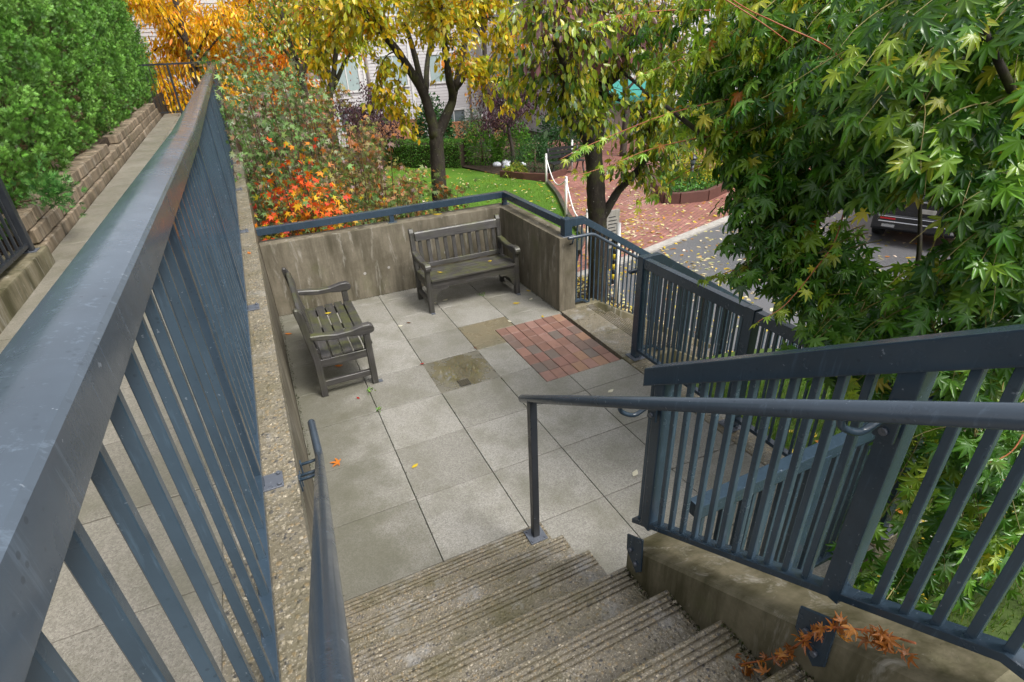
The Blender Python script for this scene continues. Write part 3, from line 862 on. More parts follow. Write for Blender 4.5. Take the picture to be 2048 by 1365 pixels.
h = thing('handrail', (-0.06, -2.05, 0.165), 'blue-grey pipe handrail on a square post right of the upper stairs', 'handrail')
P, rr = capped([(-0.055, -1.925, 1.13), (-0.055, -5.2, 3.07)], 0.0235)
obj('pipe', tube_me(P, rr, 24), MT['rail_gloss'], h)
pp = obj('post', box((-0.078, -2.067, 0.165), (-0.036, -2.025, 1.19), 0.004, 2), MT['blackbar'], h)
obj('base_plate', box((-0.115, -2.105, 0.163), (0.001, -1.99, 0.174), 0.002), MT['zinc'], pp)
for a in (-1, 1):
    for b in (-1, 1):
        c = Vector((-0.057 + a * 0.043, -2.047 + b * 0.043, 0.172)); obj('bolt', tube_me([c, c + Vector((0, 0, 0.01))], 0.008, 6), MT['zinc'], pp)
for yv in (-2.835, -3.63):
    zv = 1.13 + (-1.925 - yv) * 0.5924
    q = obj('bracket', tube_me(smooth_path([(-0.055, yv + 0.03, zv - 0.022), (-0.05, yv + 0.025, zv - 0.06), (0.0, yv + 0.01, zv - 0.085), (0.05, yv, zv - 0.06), (0.088, yv, zv - 0.062)], 4), 0.0095, 8), MT['rail'], h)
    obj('flange', box((0.078, yv - 0.025, zv - 0.13), (0.0885, yv + 0.025, zv - 0.04), 0.002), MT['rail'], q)
    c = Vector((0.078, yv, zv - 0.105)); obj('bolt', tube_me([c, c + Vector((-0.008, 0, 0))], 0.010, 8), MT['zinc'], q)

h = thing('handrail', (2.2, 0.93, 0), 'blue-grey pipe handrail along the far side of the lower stairs', 'handrail')
P, rr = capped(rounded([(1.94, 0.93, 0.93), (2.26, 0.93, 0.93), (4.9, 0.93, -0.73)], 0.05), 0.02)
obj('pipe', tube_me(P, rr, 16), MT['rail_gloss'], h)
obj('bracket', tube_me([(2.0, 0.93, 0.91), (2.0, 0.95, 0.85), (2.0, 1.0, 0.83)], 0.009, 8), MT['rail'], h)
h = thing('handrail', (2.2, -0.22, 0), 'blue-grey pipe handrail along the near side of the lower stairs', 'handrail')
P, rr = capped(rounded([(1.93, -0.24, 0.915), (2.26, -0.24, 0.915), (5.1, -0.24, -0.86)], 0.05), 0.02)
obj('pipe', tube_me(P, rr, 16), MT['rail_gloss'], h)
obj('bracket', tube_me([(2.05, -0.24, 0.9), (2.05, -0.27, 0.84), (2.05, -0.32, 0.83)], 0.009, 8), MT['rail'], h)

# ------------------------------------------------------------------ benches
def make_bench(loc, rotz, label, W=1.24):
    """local frame: x along the bench, seat front at -y"""
    t = thing('bench', loc, label, 'bench', 'weathered slatted benches on the patio')
    t.rotation_euler = (0, 0, rotz)
    def part(name, me, mat, par=None):
        o = bpy.data.objects.new(name, me); COL.objects.link(o); me.materials.append(MT[mat]); o.parent = par or t
        return o
    def beam(prof_yz, x0, x1, bev=0.004): return extrude_profile(prof_yz, 'x', x0, x1, bev)
    hw = W / 2
    for s in (-1, 1):
        xa, xb = sorted((s * hw, s * (hw - 0.06)))
        # rear leg, raked above the seat
        part('rear_leg', beam([(0.30, 0), (0.24, 0), (0.235, 0.38), (0.30, 0.88), (0.325, 0.925), (0.355, 0.93), (0.365, 0.90), (0.345, 0.78), (0.30, 0.40)], xa, xb, 0.006), 'woodz')
        part('front_leg', beam([(-0.245, 0), (-0.185, 0), (-0.185, 0.555), (-0.245, 0.555)], xa, xb, 0.005), 'woodz')
        arm = [(0.285, 0.615), (0.285, 0.655), (0.18, 0.645), (0.05, 0.622), (-0.08, 0.625), (-0.19, 0.648), (-0.255, 0.648), (-0.285, 0.63), (-0.295, 0.598), (-0.285, 0.565), (-0.255, 0.553), (-0.16, 0.553), (-0.05, 0.57), (0.08, 0.572), (0.2, 0.592)]
        xm, xn = sorted((s * (hw + 0.008), s * (hw - 0.068)))
        part('armrest', extrude_profile(arm, 'x', xm, xn, 0.008), 'woody')
        part('stretcher', box((min(s * (hw - 0.01), s * (hw - 0.05)), -0.19, 0.10), (max(s * (hw - 0.01), s * (hw - 0.05)), 0.245, 0.16), 0.004), 'woody')
        part('side_rail', box((min(s * (hw - 0.012), s * (hw - 0.05)), -0.19, 0.31), (max(s * (hw - 0.012), s * (hw - 0.05)), 0.245, 0.39), 0.004), 'woody')
        # curved bracket under the apron
        bm = bmesh.new()
        sx = s * (hw - 0.06)
        pr = [(sx, 0.315)] + [(sx - s * 0.21, 0.315), (sx - s * 0.205, 0.29)] + [(sx - s * (0.17 - 0.13 * math.sin(a)), 0.29 - 0.15 * (1 - math.cos(a))) for a in [0.3, 0.6, 0.9, 1.2, 1.5]] + [(sx, 0.13)]
        A = [bm.verts.new((x, -0.235, z)) for x, z in pr]; B = [bm.verts.new((x, -0.20, z)) for x, z in pr]
        bm.faces.new(A); bm.faces.new(B)
        for i in range(len(pr)): bm.faces.new([A[i], A[(i + 1) % len(pr)], B[(i + 1) % len(pr)], B[i]])
        part('bracket', frombm(bm), 'wood')
        part('foot_plate', box((s * (hw - 0.03) - 0.025, -0.285, 0.0), (s * (hw - 0.03) + 0.025, -0.24, 0.006)), 'zinc')
    part('apron', box((-hw + 0.06, -0.238, 0.315), (hw - 0.06, -0.198, 0.405), 0.004), 'wood')
    part('rear_apron', box((-hw + 0.06, 0.245, 0.31), (hw - 0.06, 0.28, 0.39), 0.004), 'wood')
    ys_ = [-0.262, -0.162, -0.062, 0.038, 0.138]
    for k, y in enumerate(ys_):
        dz = -0.018 * k / 4
        part('seat_slat', box((-hw + (0.062 if k == 0 else 0.012), y, 0.408 + dz), (hw - (0.062 if k == 0 else 0.012), y + 0.086, 0.432 + dz), 0.006, 2), 'wood')
    part('top_rail', beam([(0.268, 0.775), (0.318, 0.775), (0.338, 0.875), (0.33, 0.885), (0.30, 0.885), (0.288, 0.87)], -hw + 0.06, hw - 0.06), 'wood')
    part('lower_back_rail', beam([(0.222, 0.43), (0.262, 0.43), (0.272, 0.485), (0.232, 0.485)], -hw + 0.06, hw - 0.06), 'wood')
    n = 10
    for k in range(n):
        x = -hw + 0.06 + (W - 0.12) * (k + 0.5) / n
        part('back_slat', beam([(0.236, 0.475), (0.254, 0.475), (0.304, 0.785), (0.286, 0.785)], x - 0.024, x + 0.024, 0.003), 'woodz')
    return t
make_bench((1.065, 1.985, 0.0), 0.0, 'dark weathered slatted bench backed against the far patio wall')
make_bench((-0.735, 1.10, 0.0), R(90), 'dark weathered slatted bench with mossy seat along the retaining wall')
# ------------------------------------------------------------------ vegetation
CAMP = np.array([-1.108, -4.176, 2.857])
T_OV = ovate_template(0.23, 0.14)
T_OVN = ovate_template(0.15, 0.10)
T_M7 = maple_template(7, True, 0.28)
T_M5 = maple_template(5, False, 0.25)
T_SP = spray_template()

def branch_part(parent, name, pts, r0, r1, mat='bark', seg=10, n=5, wob=0.0):
    sp = smooth_path(pts, n)
    m = len(sp)
    rad = [r0 + (r1 - r0) * (i / (m - 1)) ** 0.8 for i in range(m)]
    rad = [r * (1 + random.uniform(-wob, wob)) for r in rad]
    return obj(name, tube_me(sp, rad, seg), MT[mat], parent), sp

def twig_sets(limbs, n, length, droop, start=0.35, spread=1.0, up=0.25):
    """grow n drooping twigs from the limb polylines; returns list of polylines"""
    out = []
    L = [np.array(l) for l in limbs]
    wts = np.array([np.sum(np.linalg.norm(np.diff(l, axis=0), axis=1)) for l in L]); wts /= wts.sum()
    for _ in range(n):
        l = L[RNG.choice(len(L), p=wts)]
        f = RNG.uniform(start, 1.0) * (len(l) - 1)
        i = min(int(f), len(l) - 2); p = l[i] + (l[i + 1] - l[i]) * (f - i)
        d = norm(l[i + 1] - l[i]) * 0.5 + norm(RNG.normal(0, 1, 3)) * spread; d[2] = d[2] * 0.6 + up
        d = norm(d); ln = length * RNG.uniform(0.5, 1.25)
        pl = [p]
        for k in range(6):
            pl.append(pl[-1] + d * ln / 6); d = norm(d + np.array([0, 0, -droop]) + RNG.normal(0, 0.12, 3))
        out.append(np.array(pl))
    return out

def leaves_on(twigs, per, hang=1.0, spread=0.06, t0=0.2):
    P, D, N = [], [], []
    for tw in twigs:
        f = RNG.uniform(t0, 1.0, per) * (len(tw) - 1)
        i = np.minimum(f.astype(int), len(tw) - 2)
        p = tw[i] + (tw[i + 1] - tw[i]) * (f - i)[:, None]
        dr = norm(tw[i + 1] - tw[i])
        P.append(p + RNG.normal(0, spread, (per, 3)))
        D.append(norm(dr * 0.5 + RNG.normal(0, 0.45, (per, 3)) + np.array([0, 0, -hang])))
        N.append(norm(RNG.normal(0, 0.6, (per, 3)) + np.array([0, 0, 0.6])))
    return np.concatenate(P), np.concatenate(D), np.concatenate(N)

def twig_mesh(twigs, r=0.006, seg=4):
    bm = bmesh.new()
    for tw in twigs:
        k = len(tw); tube(bm, tw, [r * (1 - 0.75 * i / (k - 1)) for i in range(k)], seg, False)
    return frombm(bm)

_leafmesh = {}
def leaf_objects(parent, idx, P, D, N, S, tmpl, cols, mat, key, ncol=7):
    """the leaves listed in idx become objects of their own; alike ones share mesh data"""
    if len(idx) == 0: return
    base = wloc(parent)
    sel = RNG.choice(idx, min(ncol, len(idx)), replace=False)
    pal = [cols[s] for s in sel]
    for q, c in enumerate(pal):
        me = leaf_mesh([[0, 0, 0]], [[0, 1, 0]], [[0, 0, 1]], [1.0], tmpl, [c]); me.materials.append(MT[mat]); _leafmesh[(key, q)] = me
    for i in idx:
        q = int(np.argmin([np.sum((c - cols[i]) ** 2) for c in pal]))
        o = bpy.data.objects.new('leaf', _leafmesh[(key, q)]); COL.objects.link(o)
        d = D[i] / np.linalg.norm(D[i]); n = N[i] - d * np.dot(N[i], d); n = n / max(1e-6, np.linalg.norm(n)); s = np.cross(d, n)
        m = Matrix(((s[0], d[0], n[0]), (s[1], d[1], n[1]), (s[2], d[2], n[2]))).to_4x4() @ Matrix.Diagonal((S[i], S[i], S[i], 1))
        m.translation = Vector(P[i]) - base
        o.parent = parent; o.matrix_basis = m

def crown(t, twigs, P, D, N, S, tmpl, cols, mat, key, nobj=0, twigmat='twig', r=0.006):
    c = thing_part(t, 'crown')
    if twigs: obj('twigs', twig_mesh(twigs, r), MT[twigmat], c)['kind'] = 'stuff'
    d = np.linalg.norm(P - CAMP, axis=1)
    order = np.argsort(d / S)
    own = order[:nobj]; rest = order[nobj:]
    tm = tmpl if isinstance(tmpl, list) else [tmpl]
    for q, tt in enumerate(tm):
        leaf_objects(c, own[q::len(tm)], P, D, N, S, tt, cols, mat, key + str(q), 7 if len(tm) == 1 else 5)
        r_ = rest[q::len(tm)]
        obj('foliage', leaf_mesh(P[r_], D[r_], N[r_], S[r_], tt, cols[r_]), MT[mat], c)['kind'] = 'stuff'
    return c

def thing_part(t, name):
    o = bpy.data.objects.new(name, None); o.empty_display_size = 0.1; COL.objects.link(o); o.parent = t; return o

def tree(label, base, trunk, limbs, r, nt, tl, droop, per, tmpl, size, pal, cat='tree', name='tree', nobj=0, mat='leaf', bark='bark', hang=1.0, spread=0.06, start=0.35, palf=None, key='', up=0.25, tr=0.006, wob=0.06, group=None, extra=None, extra_n=0):
    t = thing(name, base, label, cat, group)
    tp, _ = branch_part(t, 'trunk', trunk, r * 1.25, r * 0.8, bark, 14, 5, wob)
    sps = []
    for pts, ra, rb in limbs:
        _, sp = branch_part(t, 'limb', pts, ra, rb, bark, 10, 5, wob); sps.append(sp)
    tw = twig_sets(sps, nt, tl, droop, start, up=up)
    if extra:
        es = []
        for pts, ra, rb in extra:
            _, sp = branch_part(t, 'limb', pts, ra, rb, bark, 8, 5, wob); es.append(sp)
        tw += twig_sets(es, extra_n, tl * 0.55, droop, 0.2, up=0.0)
    P, D, N = leaves_on(tw, per, hang, spread)
    S = RNG.uniform(size[0], size[1], len(P))
    cols = pick_cols(len(P), pal)
    if palf is not None: cols = palf(P, cols)
    crown(t, tw, P, D, N, S, tmpl, cols, mat, key or label, nobj, 'twig', tr)
    return t

YEL, GOLD, OLIVE, GRN, ORG = (0.62, 0.50, 0.02), (0.74, 0.45, 0.015), (0.28, 0.32, 0.02), (0.07, 0.15, 0.018), (0.68, 0.22, 0.012)
# forked tree on the lawn behind the far patio wall
T1 = dict(trunk=[(2.16, 6.4, -1.3), (2.15, 6.4, -0.5), (2.16, 6.4, 0.21), (2.19, 6.4, 0.89), (2.21, 6.4, 1.31), (2.23, 6.4, 1.56)])
t1 = [([(2.21, 6.4, 1.40), (2.13, 6.4, 1.88), (2.04, 6.4, 2.22), (1.65, 6.2, 2.83), (1.31, 6.0, 3.21), (1.02, 5.8, 3.53), (0.8, 5.6, 3.85)], 0.125, 0.03),
      ([(1.31, 6.0, 3.21), (1.09, 6.2, 3.32), (0.85, 6.4, 3.39), (0.3, 6.7, 3.55)], 0.04, 0.012),
      ([(2.06, 6.4, 2.15), (2.03, 6.6, 2.8), (1.96, 6.7, 3.3), (1.91, 6.8, 3.9)], 0.07, 0.03),
      ([(2.10, 6.4, 2.2), (2.36, 6.9, 2.73), (2.65, 7.2, 3.31), (2.83, 7.4, 4.1)], 0.06, 0.025),
      ([(2.22, 6.4, 1.40), (2.5, 6.4, 1.83), (2.62, 6.4, 2.08), (2.47, 6.1, 2.44), (2.38, 5.9, 2.95), (2.29, 5.7, 3.49), (2.24, 5.6, 3.95)], 0.11, 0.035),
      ([(2.60, 6.4, 2.02), (2.8, 6.5, 2.45), (3.08, 6.6, 3.15), (3.23, 6.6, 3.46), (3.35, 6.6, 4.1)], 0.08, 0.03),
      ([(3.15, 6.6, 3.27), (3.33, 6.4, 3.37), (3.62, 6.1, 3.33), (4.1, 5.8, 3.25)], 0.03, 0.01),
      ([(2.62, 6.4, 2.12), (2.76, 6.2, 2.34), (2.89, 6.1, 2.54)], 0.04, 0.02),
      ([(0.8, 5.6, 3.85), (0.5, 5.9, 4.2), (0.2, 6.3, 4.4)], 0.03, 0.01), ([(2.24, 5.6, 3.95), (2.2, 5.2, 4.3), (2.3, 4.8, 4.4)], 0.03, 0.01)]
t1d = [([(3.30, 6.6, 3.5), (3.6, 6.5, 3.25), (3.75, 6.35, 2.9), (3.8, 6.3, 2.4), (3.72, 6.2, 1.9)], 0.016, 0.005),
       ([(1.6, 6.2, 2.9), (1.35, 6.05, 2.8), (1.2, 6.0, 2.5), (1.25, 6.0, 2.15)], 0.014, 0.005), ([(1.7, 6.25, 2.75), (1.55, 6.1, 2.45), (1.5, 6.1, 2.05), (1.48, 6.1, 1.75)], 0.012, 0.004),
       ([(0.85, 6.4, 3.39), (0.5, 6.4, 3.1), (0.3, 6.5, 2.7)], 0.014, 0.005), ([(2.9, 6.1, 2.54), (3.05, 6.15, 2.7), (3.2, 6.2, 2.5), (3.2, 6.2, 2.1)], 0.012, 0.004)]
def pal1(P, c):
    g = np.clip((P[:, 2] - 3.3) * 0.8 + RNG.normal(0, 0.3, len(P)), 0, 1)[:, None]
    return c * (1 - 0.45 * g) + np.array(OLIVE) * 0.45 * g
tree('forked tree with mossy trunk and yellow leaves on the lawn behind the patio wall', (2.16, 6.4, -1.2), T1['trunk'], t1, 0.15, 450, 0.7, 0.15, 14, T_OV, (0.09, 0.15),
     [(4, YEL), (3, GOLD), (4, (0.46, 0.42, 0.02)), (3, OLIVE), (0.25, ORG)], nobj=200, start=0.62, palf=pal1, key='t1', spread=0.05, extra=t1d, extra_n=120, hang=0.7)
# low spray of yellow and copper leaves hanging left of that trunk
# stout tree beside the lower stairs
T2 = [(3.94, 3.25, -1.3), (3.93, 3.25, -0.81), (3.9, 3.25, -0.07), (3.85, 3.25, 0.45), (3.8, 3.25, 1.02), (3.74, 3.25, 1.41), (3.7, 3.25, 1.66)]
t2 = [([(3.75, 3.25, 1.35), (3.55, 3.25, 1.71), (3.22, 3.15, 1.9), (3.09, 3.05, 2.1), (3.02, 2.85, 2.35), (2.84, 2.65, 2.7), (2.55, 2.45, 3.03), (2.3, 2.4, 3.3)], 0.10, 0.03),
      ([(3.72, 3.25, 1.5), (3.64, 3.25, 1.81), (3.49, 3.25, 2.03), (3.69, 3.35, 2.2), (3.8, 3.45, 2.4), (3.75, 3.55, 2.85), (3.71, 3.65, 3.3)], 0.10, 0.05),
      ([(3.72, 3.25, 1.45), (3.97, 3.45, 1.99), (4.06, 3.55, 2.51), (3.95, 3.55, 2.78), (3.99, 3.55, 3.17), (3.96, 3.65, 3.7)], 0.15, 0.07),
      ([(3.99, 3.45, 2.3), (4.14, 3.25, 2.44), (4.07, 3.05, 2.64), (4.12, 2.85, 2.95), (4.4, 2.6, 3.3)], 0.085, 0.03),
      ([(3.88, 3.25, 0.2), (4.10, 3.2, 0.55), (4.21, 3.15, 0.75), (4.32, 2.95, 0.99), (4.45, 2.75, 1.34), (4.6, 2.6, 1.75), (4.9, 2.5, 2.0)], 0.085, 0.03),
      ([(2.55, 2.45, 3.03), (2.6, 2.2, 3.0), (2.75, 1.9, 2.9)], 0.025, 0.01), ([(3.0, 2.8, 2.4), (2.8, 2.9, 2.55), (2.5, 3.1, 2.6)], 0.03, 0.01),
      ([(4.05, 3.5, 2.5), (4.5, 3.3, 2.6), (5.0, 3.1, 2.5), (5.4, 3.0, 2.3)], 0.05, 0.015), ([(3.75, 3.5, 2.8), (3.3, 3.2, 3.1), (3.0, 2.7, 3.35)], 0.04, 0.015),
      ([(4.1, 3.1, 2.5), (4.4, 2.9, 2.2), (4.6, 2.7, 1.8)], 0.03, 0.01), ([(3.98, 3.4, 2.2), (4.3, 2.9, 1.95), (4.35, 2.6, 1.6)], 0.03, 0.01), ([(3.3, 3.1, 1.95), (3.3, 2.8, 2.0), (3.35, 2.5, 1.9)], 0.025, 0.01)]
def pal2(P, c):
    m = ((P[:, 2] > 2.55) & (RNG.random(len(P)) < 0.22))[:, None]
    return np.where(m, np.array((0.17, 0.075, 0.075)) * RNG.uniform(0.6, 1.5, (len(P), 1)), c)
tree('stout tree with knobbly trunk, green and bronze leaves beside the lower stairs', (3.94, 3.25, -1.2), T2, t2, 0.155, 620, 0.62, 0.24, 13, T_OV, (0.085, 0.14),
     [(4, (0.15, 0.23, 0.025)), (4, (0.26, 0.33, 0.025)), (3, (0.46, 0.42, 0.025)), (2, (0.06, 0.13, 0.02))], nobj=250, start=0.42, palf=pal2, key='t2', spread=0.05)

# slimmer trees behind the shrub bed
t3 = [([(1.58, 14, 2.1), (1.5, 14, 2.78), (1.54, 14, 3.53), (1.66, 14, 4.25), (1.8, 14, 5.2)], 0.10, 0.04), ([(1.58, 14, 2.1), (1.86, 14, 3.02), (2.14, 14, 3.88), (2.35, 14, 4.9)], 0.09, 0.03),
      ([(1.58, 14, 2.0), (2.06, 13.8, 2.75), (2.5, 13.6, 3.12), (3.1, 13.5, 3.5)], 0.07, 0.02), ([(1.5, 14, 2.8), (1.0, 13.7, 3.3), (0.5, 13.5, 3.7)], 0.04, 0.01)]
tree('slim three-stemmed tree with olive and yellow leaves in front of the building', (1.2, 14, -1.2), [(1.2, 14, -1.3), (1.22, 14, 0.2), (1.3, 14, 1.03), (1.4, 14, 1.72), (1.58, 14, 2.18)], t3, 0.13, 190, 0.9, 0.15, 16, T_OV, (0.10, 0.16),
     [(3, YEL), (4, (0.36, 0.38, 0.02)), (3, OLIVE)], start=0.3, key='t3')
t4 = [([(0.56, 12.5, 2.8), (0.44, 12.5, 3.5), (0.47, 12.5, 4.14), (0.5, 12.5, 5.2)], 0.08, 0.03), ([(0.58, 12.5, 2.4), (0.9, 12.4, 3.0), (1.1, 12.3, 3.8)], 0.05, 0.015), ([(0.57, 12.5, 2.7), (0.2, 12.3, 3.2), (-0.2, 12.1, 3.8)], 0.05, 0.015)]
tree('slim dark-stemmed tree with thin green leaves rising from the shrub bed', (0.5, 12.5, -1.2), [(0.5, 12.5, -1.3), (0.48, 12.5, 1.11), (0.59, 12.5, 2.22), (0.56, 12.5, 2.93)], t4, 0.085, 110, 0.7, 0.12, 12, T_OV, (0.08, 0.13),
     [(3, OLIVE), (3, (0.30, 0.28, 0.02)), (2, GRN), (1, GOLD)], start=0.2, key='t4')

# golden autumn trees beyond the end of the walkway
def round_tree(label, x, y, zb, h, rad, pal, n, size, seed_limbs=9, tmpl=T_OVN, group=None, trunk_r=0.12, twl=1.0, per=16, mat='leaf', low=0.18):
    limbs = []
    top = zb + h
    tr = [(x, y, zb - 0.1), (x + 0.05, y, zb + h * 0.2), (x - 0.05, y + 0.05, zb + h * 0.45), (x, y, zb + h * 0.75)]
    for k in range(seed_limbs):
        a = 2 * math.pi * k / seed_limbs * 1.618 + random.random(); z_ = zb + h * random.uniform(low, 0.7)
        rr = rad * random.uniform(0.7, 1.0)
        limbs.append(([(x, y, z_), (x + math.cos(a) * rr * 0.4, y + math.sin(a) * rr * 0.4, z_ + h * 0.1), (x + math.cos(a) * rr * 0.8, y + math.sin(a) * rr * 0.8, z_ + h * 0.17), (x + math.cos(a) * rr, y + math.sin(a) * rr, z_ + h * 0.16)], trunk_r * 0.45, 0.012))
    limbs.append(([(x, y, zb + h * 0.7), (x, y, zb + h * 0.85), (x + 0.1, y, top)], trunk_r * 0.5, 0.02))
    return tree(label, (x, y, zb), tr, limbs, trunk_r, n, twl, 0.16, per, tmpl, size, pal, start=0.2, bark='bark_plain', key=label, group=group, spread=0.12, tr=0.008, mat=mat)
AUT = [(5, (0.85, 0.45, 0.012)), (4, (0.80, 0.50, 0.015)), (2, (0.82, 0.30, 0.01)), (1, (0.50, 0.38, 0.02))]
AUT2 = [(5, (0.80, 0.27, 0.012)), (3, (0.78, 0.36, 0.012)), (2, (0.72, 0.16, 0.012))]
round_tree('golden autumn tree directly behind the cross fence', -2.2, 20.9, -1.2, 8.0, 2.6, AUT, 640, (0.16, 0.28), 14)
round_tree('golden autumn tree between the cross fence and the slim trees', -0.2, 23.0, -1.2, 8.6, 2.6, AUT, 620, (0.16, 0.28), 14)
round_tree('orange autumn tree beside the slim dark-stemmed tree', 1.5, 20.5, -1.2, 7.0, 1.7, AUT2, 330, (0.15, 0.26), 12)
round_tree('tall golden autumn tree rising behind the cedar hedge', -5.5, 23.5, -1.2, 10.0, 3.0, AUT, 400, (0.2, 0.3), 12)
round_tree('orange-yellow autumn tree against the pale siding behind the forked tree', 9.6, 21.2, -1.2, 7.5, 1.9, [(4, (0.75, 0.36, 0.015)), (3, (0.80, 0.22, 0.01)), (3, (0.6, 0.42, 0.02))], 130, (0.13, 0.22), 11)
round_tree('yellow-green tree standing on the plaza behind the stout tree', 12.6, 14.6, -1.2, 7.0, 2.2, [(4, (0.42, 0.34, 0.015)), (3, (0.2, 0.22, 0.02)), (3, (0.62, 0.33, 0.015))], 330, (0.13, 0.2), 12, low=0.3)

# plum trees with purple leaves
PUR = [(4, (0.055, 0.022, 0.04)), (3, (0.10, 0.045, 0.065)), (2, (0.14, 0.075, 0.10)), (1, (0.03, 0.015, 0.022))]
round_tree('purple-leaved plum tree by the orange board fence', 3.3, 17.6, -1.2, 3.1, 1.1, PUR, 260, (0.07, 0.12), 11, T_OV, trunk_r=0.07, twl=0.6)
round_tree('purple-leaved plum tree in the planted bed beside the plaza', 7.75, 14.9, -1.2, 3.2, 1.15, PUR, 270, (0.07, 0.12), 11, T_OV, trunk_r=0.07, twl=0.6, low=0.35)

# vine-maple thicket behind the far wall: each clump a shrub of its own
def shrub(label, x, y, zb, h, rad, pal, stems, per, size, tmpl=T_M5, cat='shrub', lean=(0, 0), palf=None, nobj=0, key=None, group=None, mat='leaf_dull', name='shrub', t0=0.15, spread=0.07, twn=5, twl=0.45, hang=0.7, stemmat='twig'):
    t = thing(name, (x, y, zb), label, cat, group)
    sps = []; bm = bmesh.new()
    for k in range(stems):
        a = random.uniform(0, 2 * math.pi); rr = rad * math.sqrt(random.random()); hh = h * random.uniform(0.55, 1.05) * (1 - 0.25 * (rr / rad) ** 2)
        b = np.array((x + math.cos(a) * rr * 0.35, y + math.sin(a) * rr * 0.35, zb))
        e = np.array((x + math.cos(a) * rr + lean[0], y + math.sin(a) * rr + lean[1], zb + hh))
        m = (b + e) / 2 + np.array((math.cos(a) * rr * 0.15, math.sin(a) * rr * 0.15, 0.1 * h))
        sp = smooth_path([b, m, e], 5); sps.append(sp)
        n_ = len(sp); tube(bm, sp, [0.016 * (1 - 0.8 * i / (n_ - 1)) for i in range(n_)], 5, False)
    obj('stems', frombm(bm), MT[stemmat], t)
    tw = twig_sets(sps, stems * twn, twl, 0.05, t0, up=0.15)
    tw += [np.array(s) for s in sps]
    P, D, N = leaves_on(tw, per, hang, spread)
    keep = (P[:, 2] > zb + 0.05) & (P[:, 1] > 2.98); P, D, N = P[keep], D[keep], N[keep]
    S = RNG.uniform(size[0], size[1], len(P)); cols = pick_cols(len(P), pal, 0.25)
    if palf is not None: cols = palf(P, cols)
    crown(t, tw[:stems * twn], P, D, N, S, tmpl, cols, mat, key or label, nobj, stemmat, 0.004)
    return t
VG = [(5, (0.12, 0.23, 0.06)), (4, (0.21, 0.32, 0.11)), (2.5, (0.34, 0.38, 0.25)), (1, (0.40, 0.20, 0.10)), (1, (0.36, 0.25, 0.20))]
def patch(cx, cy, cz, r, colset):
    def f(P, c):
        d = np.linalg.norm((P - np.array((cx, cy, cz))) / np.array(r), axis=1) + RNG.normal(0, 0.25, len(P))
        m = (d < 1)[:, None]
        return np.where(m, pick_cols(len(P), colset, 0.3), c)
    return f
RED = [(5, (0.85, 0.10, 0.02)), (4, (0.85, 0.25, 0.015)), (2, (0.55, 0.06, 0.03)), (2, (0.65, 0.36, 0.02))]
MIXED = [(4, (0.16, 0.22, 0.06)), (3, (0.27, 0.22, 0.10)), (2, (0.42, 0.20, 0.08)), (2, (0.36, 0.34, 0.09)), (1, (0.6, 0.2, 0.04)), (1.5, (0.38, 0.26, 0.22))]
shrub('vine maple with flaming red and orange leaves right behind the far wall', -0.3, 3.95, -1.2, 2.75, 0.9, [(4, (0.09, 0.17, 0.05)), (3, (0.14, 0.21, 0.06)), (2, (0.35, 0.16, 0.03)), (1, (0.5, 0.36, 0.03))], 34, 12, (0.06, 0.095), palf=patch(-0.45, 3.6, 1.25, (0.5, 0.8, 0.6), RED), nobj=120, key='s1')
shrub('low vine maple ablaze with scarlet and orange leaves against the far wall rail', -0.5, 3.62, -1.2, 2.95, 0.45, RED + [(6, (0.12, 0.2, 0.05)), (3, (0.6, 0.42, 0.03))], 26, 9, (0.065, 0.10), key='s0', nobj=150, t0=0.62)
shrub('pale green vine maple with tall upright shoots beside the long fence', -0.6, 5.6, -1.2, 4.1, 0.9, VG, 44, 10, (0.06, 0.10), lean=(-0.05, 0), nobj=60, key='s2')
shrub('bronze-tinted vine maple in the middle of the thicket', 0.55, 5.6, -1.2, 3.2, 0.95, MIXED, 40, 11, (0.06, 0.10), key='s3', nobj=60)
shrub('greyish green vine maple far along the long fence', -0.75, 8.2, -1.2, 4.6, 1.0, VG, 44, 11, (0.07, 0.115), key='s4')
shrub('mixed green and russet vine maple under the slim trees', 0.8, 8.6, -1.2, 3.7, 1.1, MIXED, 36, 11, (0.07, 0.11), key='s5')
shrub('spreading vine maple with russet tips at the lawn edge', 1.25, 4.6, -1.2, 2.35, 0.75, [(4, (0.12, 0.19, 0.05)), (3, (0.22, 0.22, 0.06)), (2, (0.34, 0.17, 0.07)), (1, (0.5, 0.15, 0.04))], 32, 11, (0.06, 0.095), key='s6', nobj=60)
shrub('leafy vine maple at the foot of the slim dark-stemmed tree', 0.0, 11.3, -1.2, 4.6, 1.3, VG, 28, 9, (0.07, 0.11), key='s7')
shrub('tall vine maple at the far end of the long fence', -0.7, 14.3, -1.2, 5.2, 0.8, VG, 24, 9, (0.08, 0.12), key='s8')
shrub('dense dark shrub under the thicket by the wall corner', -0.85, 3.6, -1.2, 1.9, 0.4, [(4, (0.035, 0.06, 0.02)), (2, (0.06, 0.09, 0.03)), (1, (0.2, 0.1, 0.03))], 14, 8, (0.05, 0.08), key='s9')

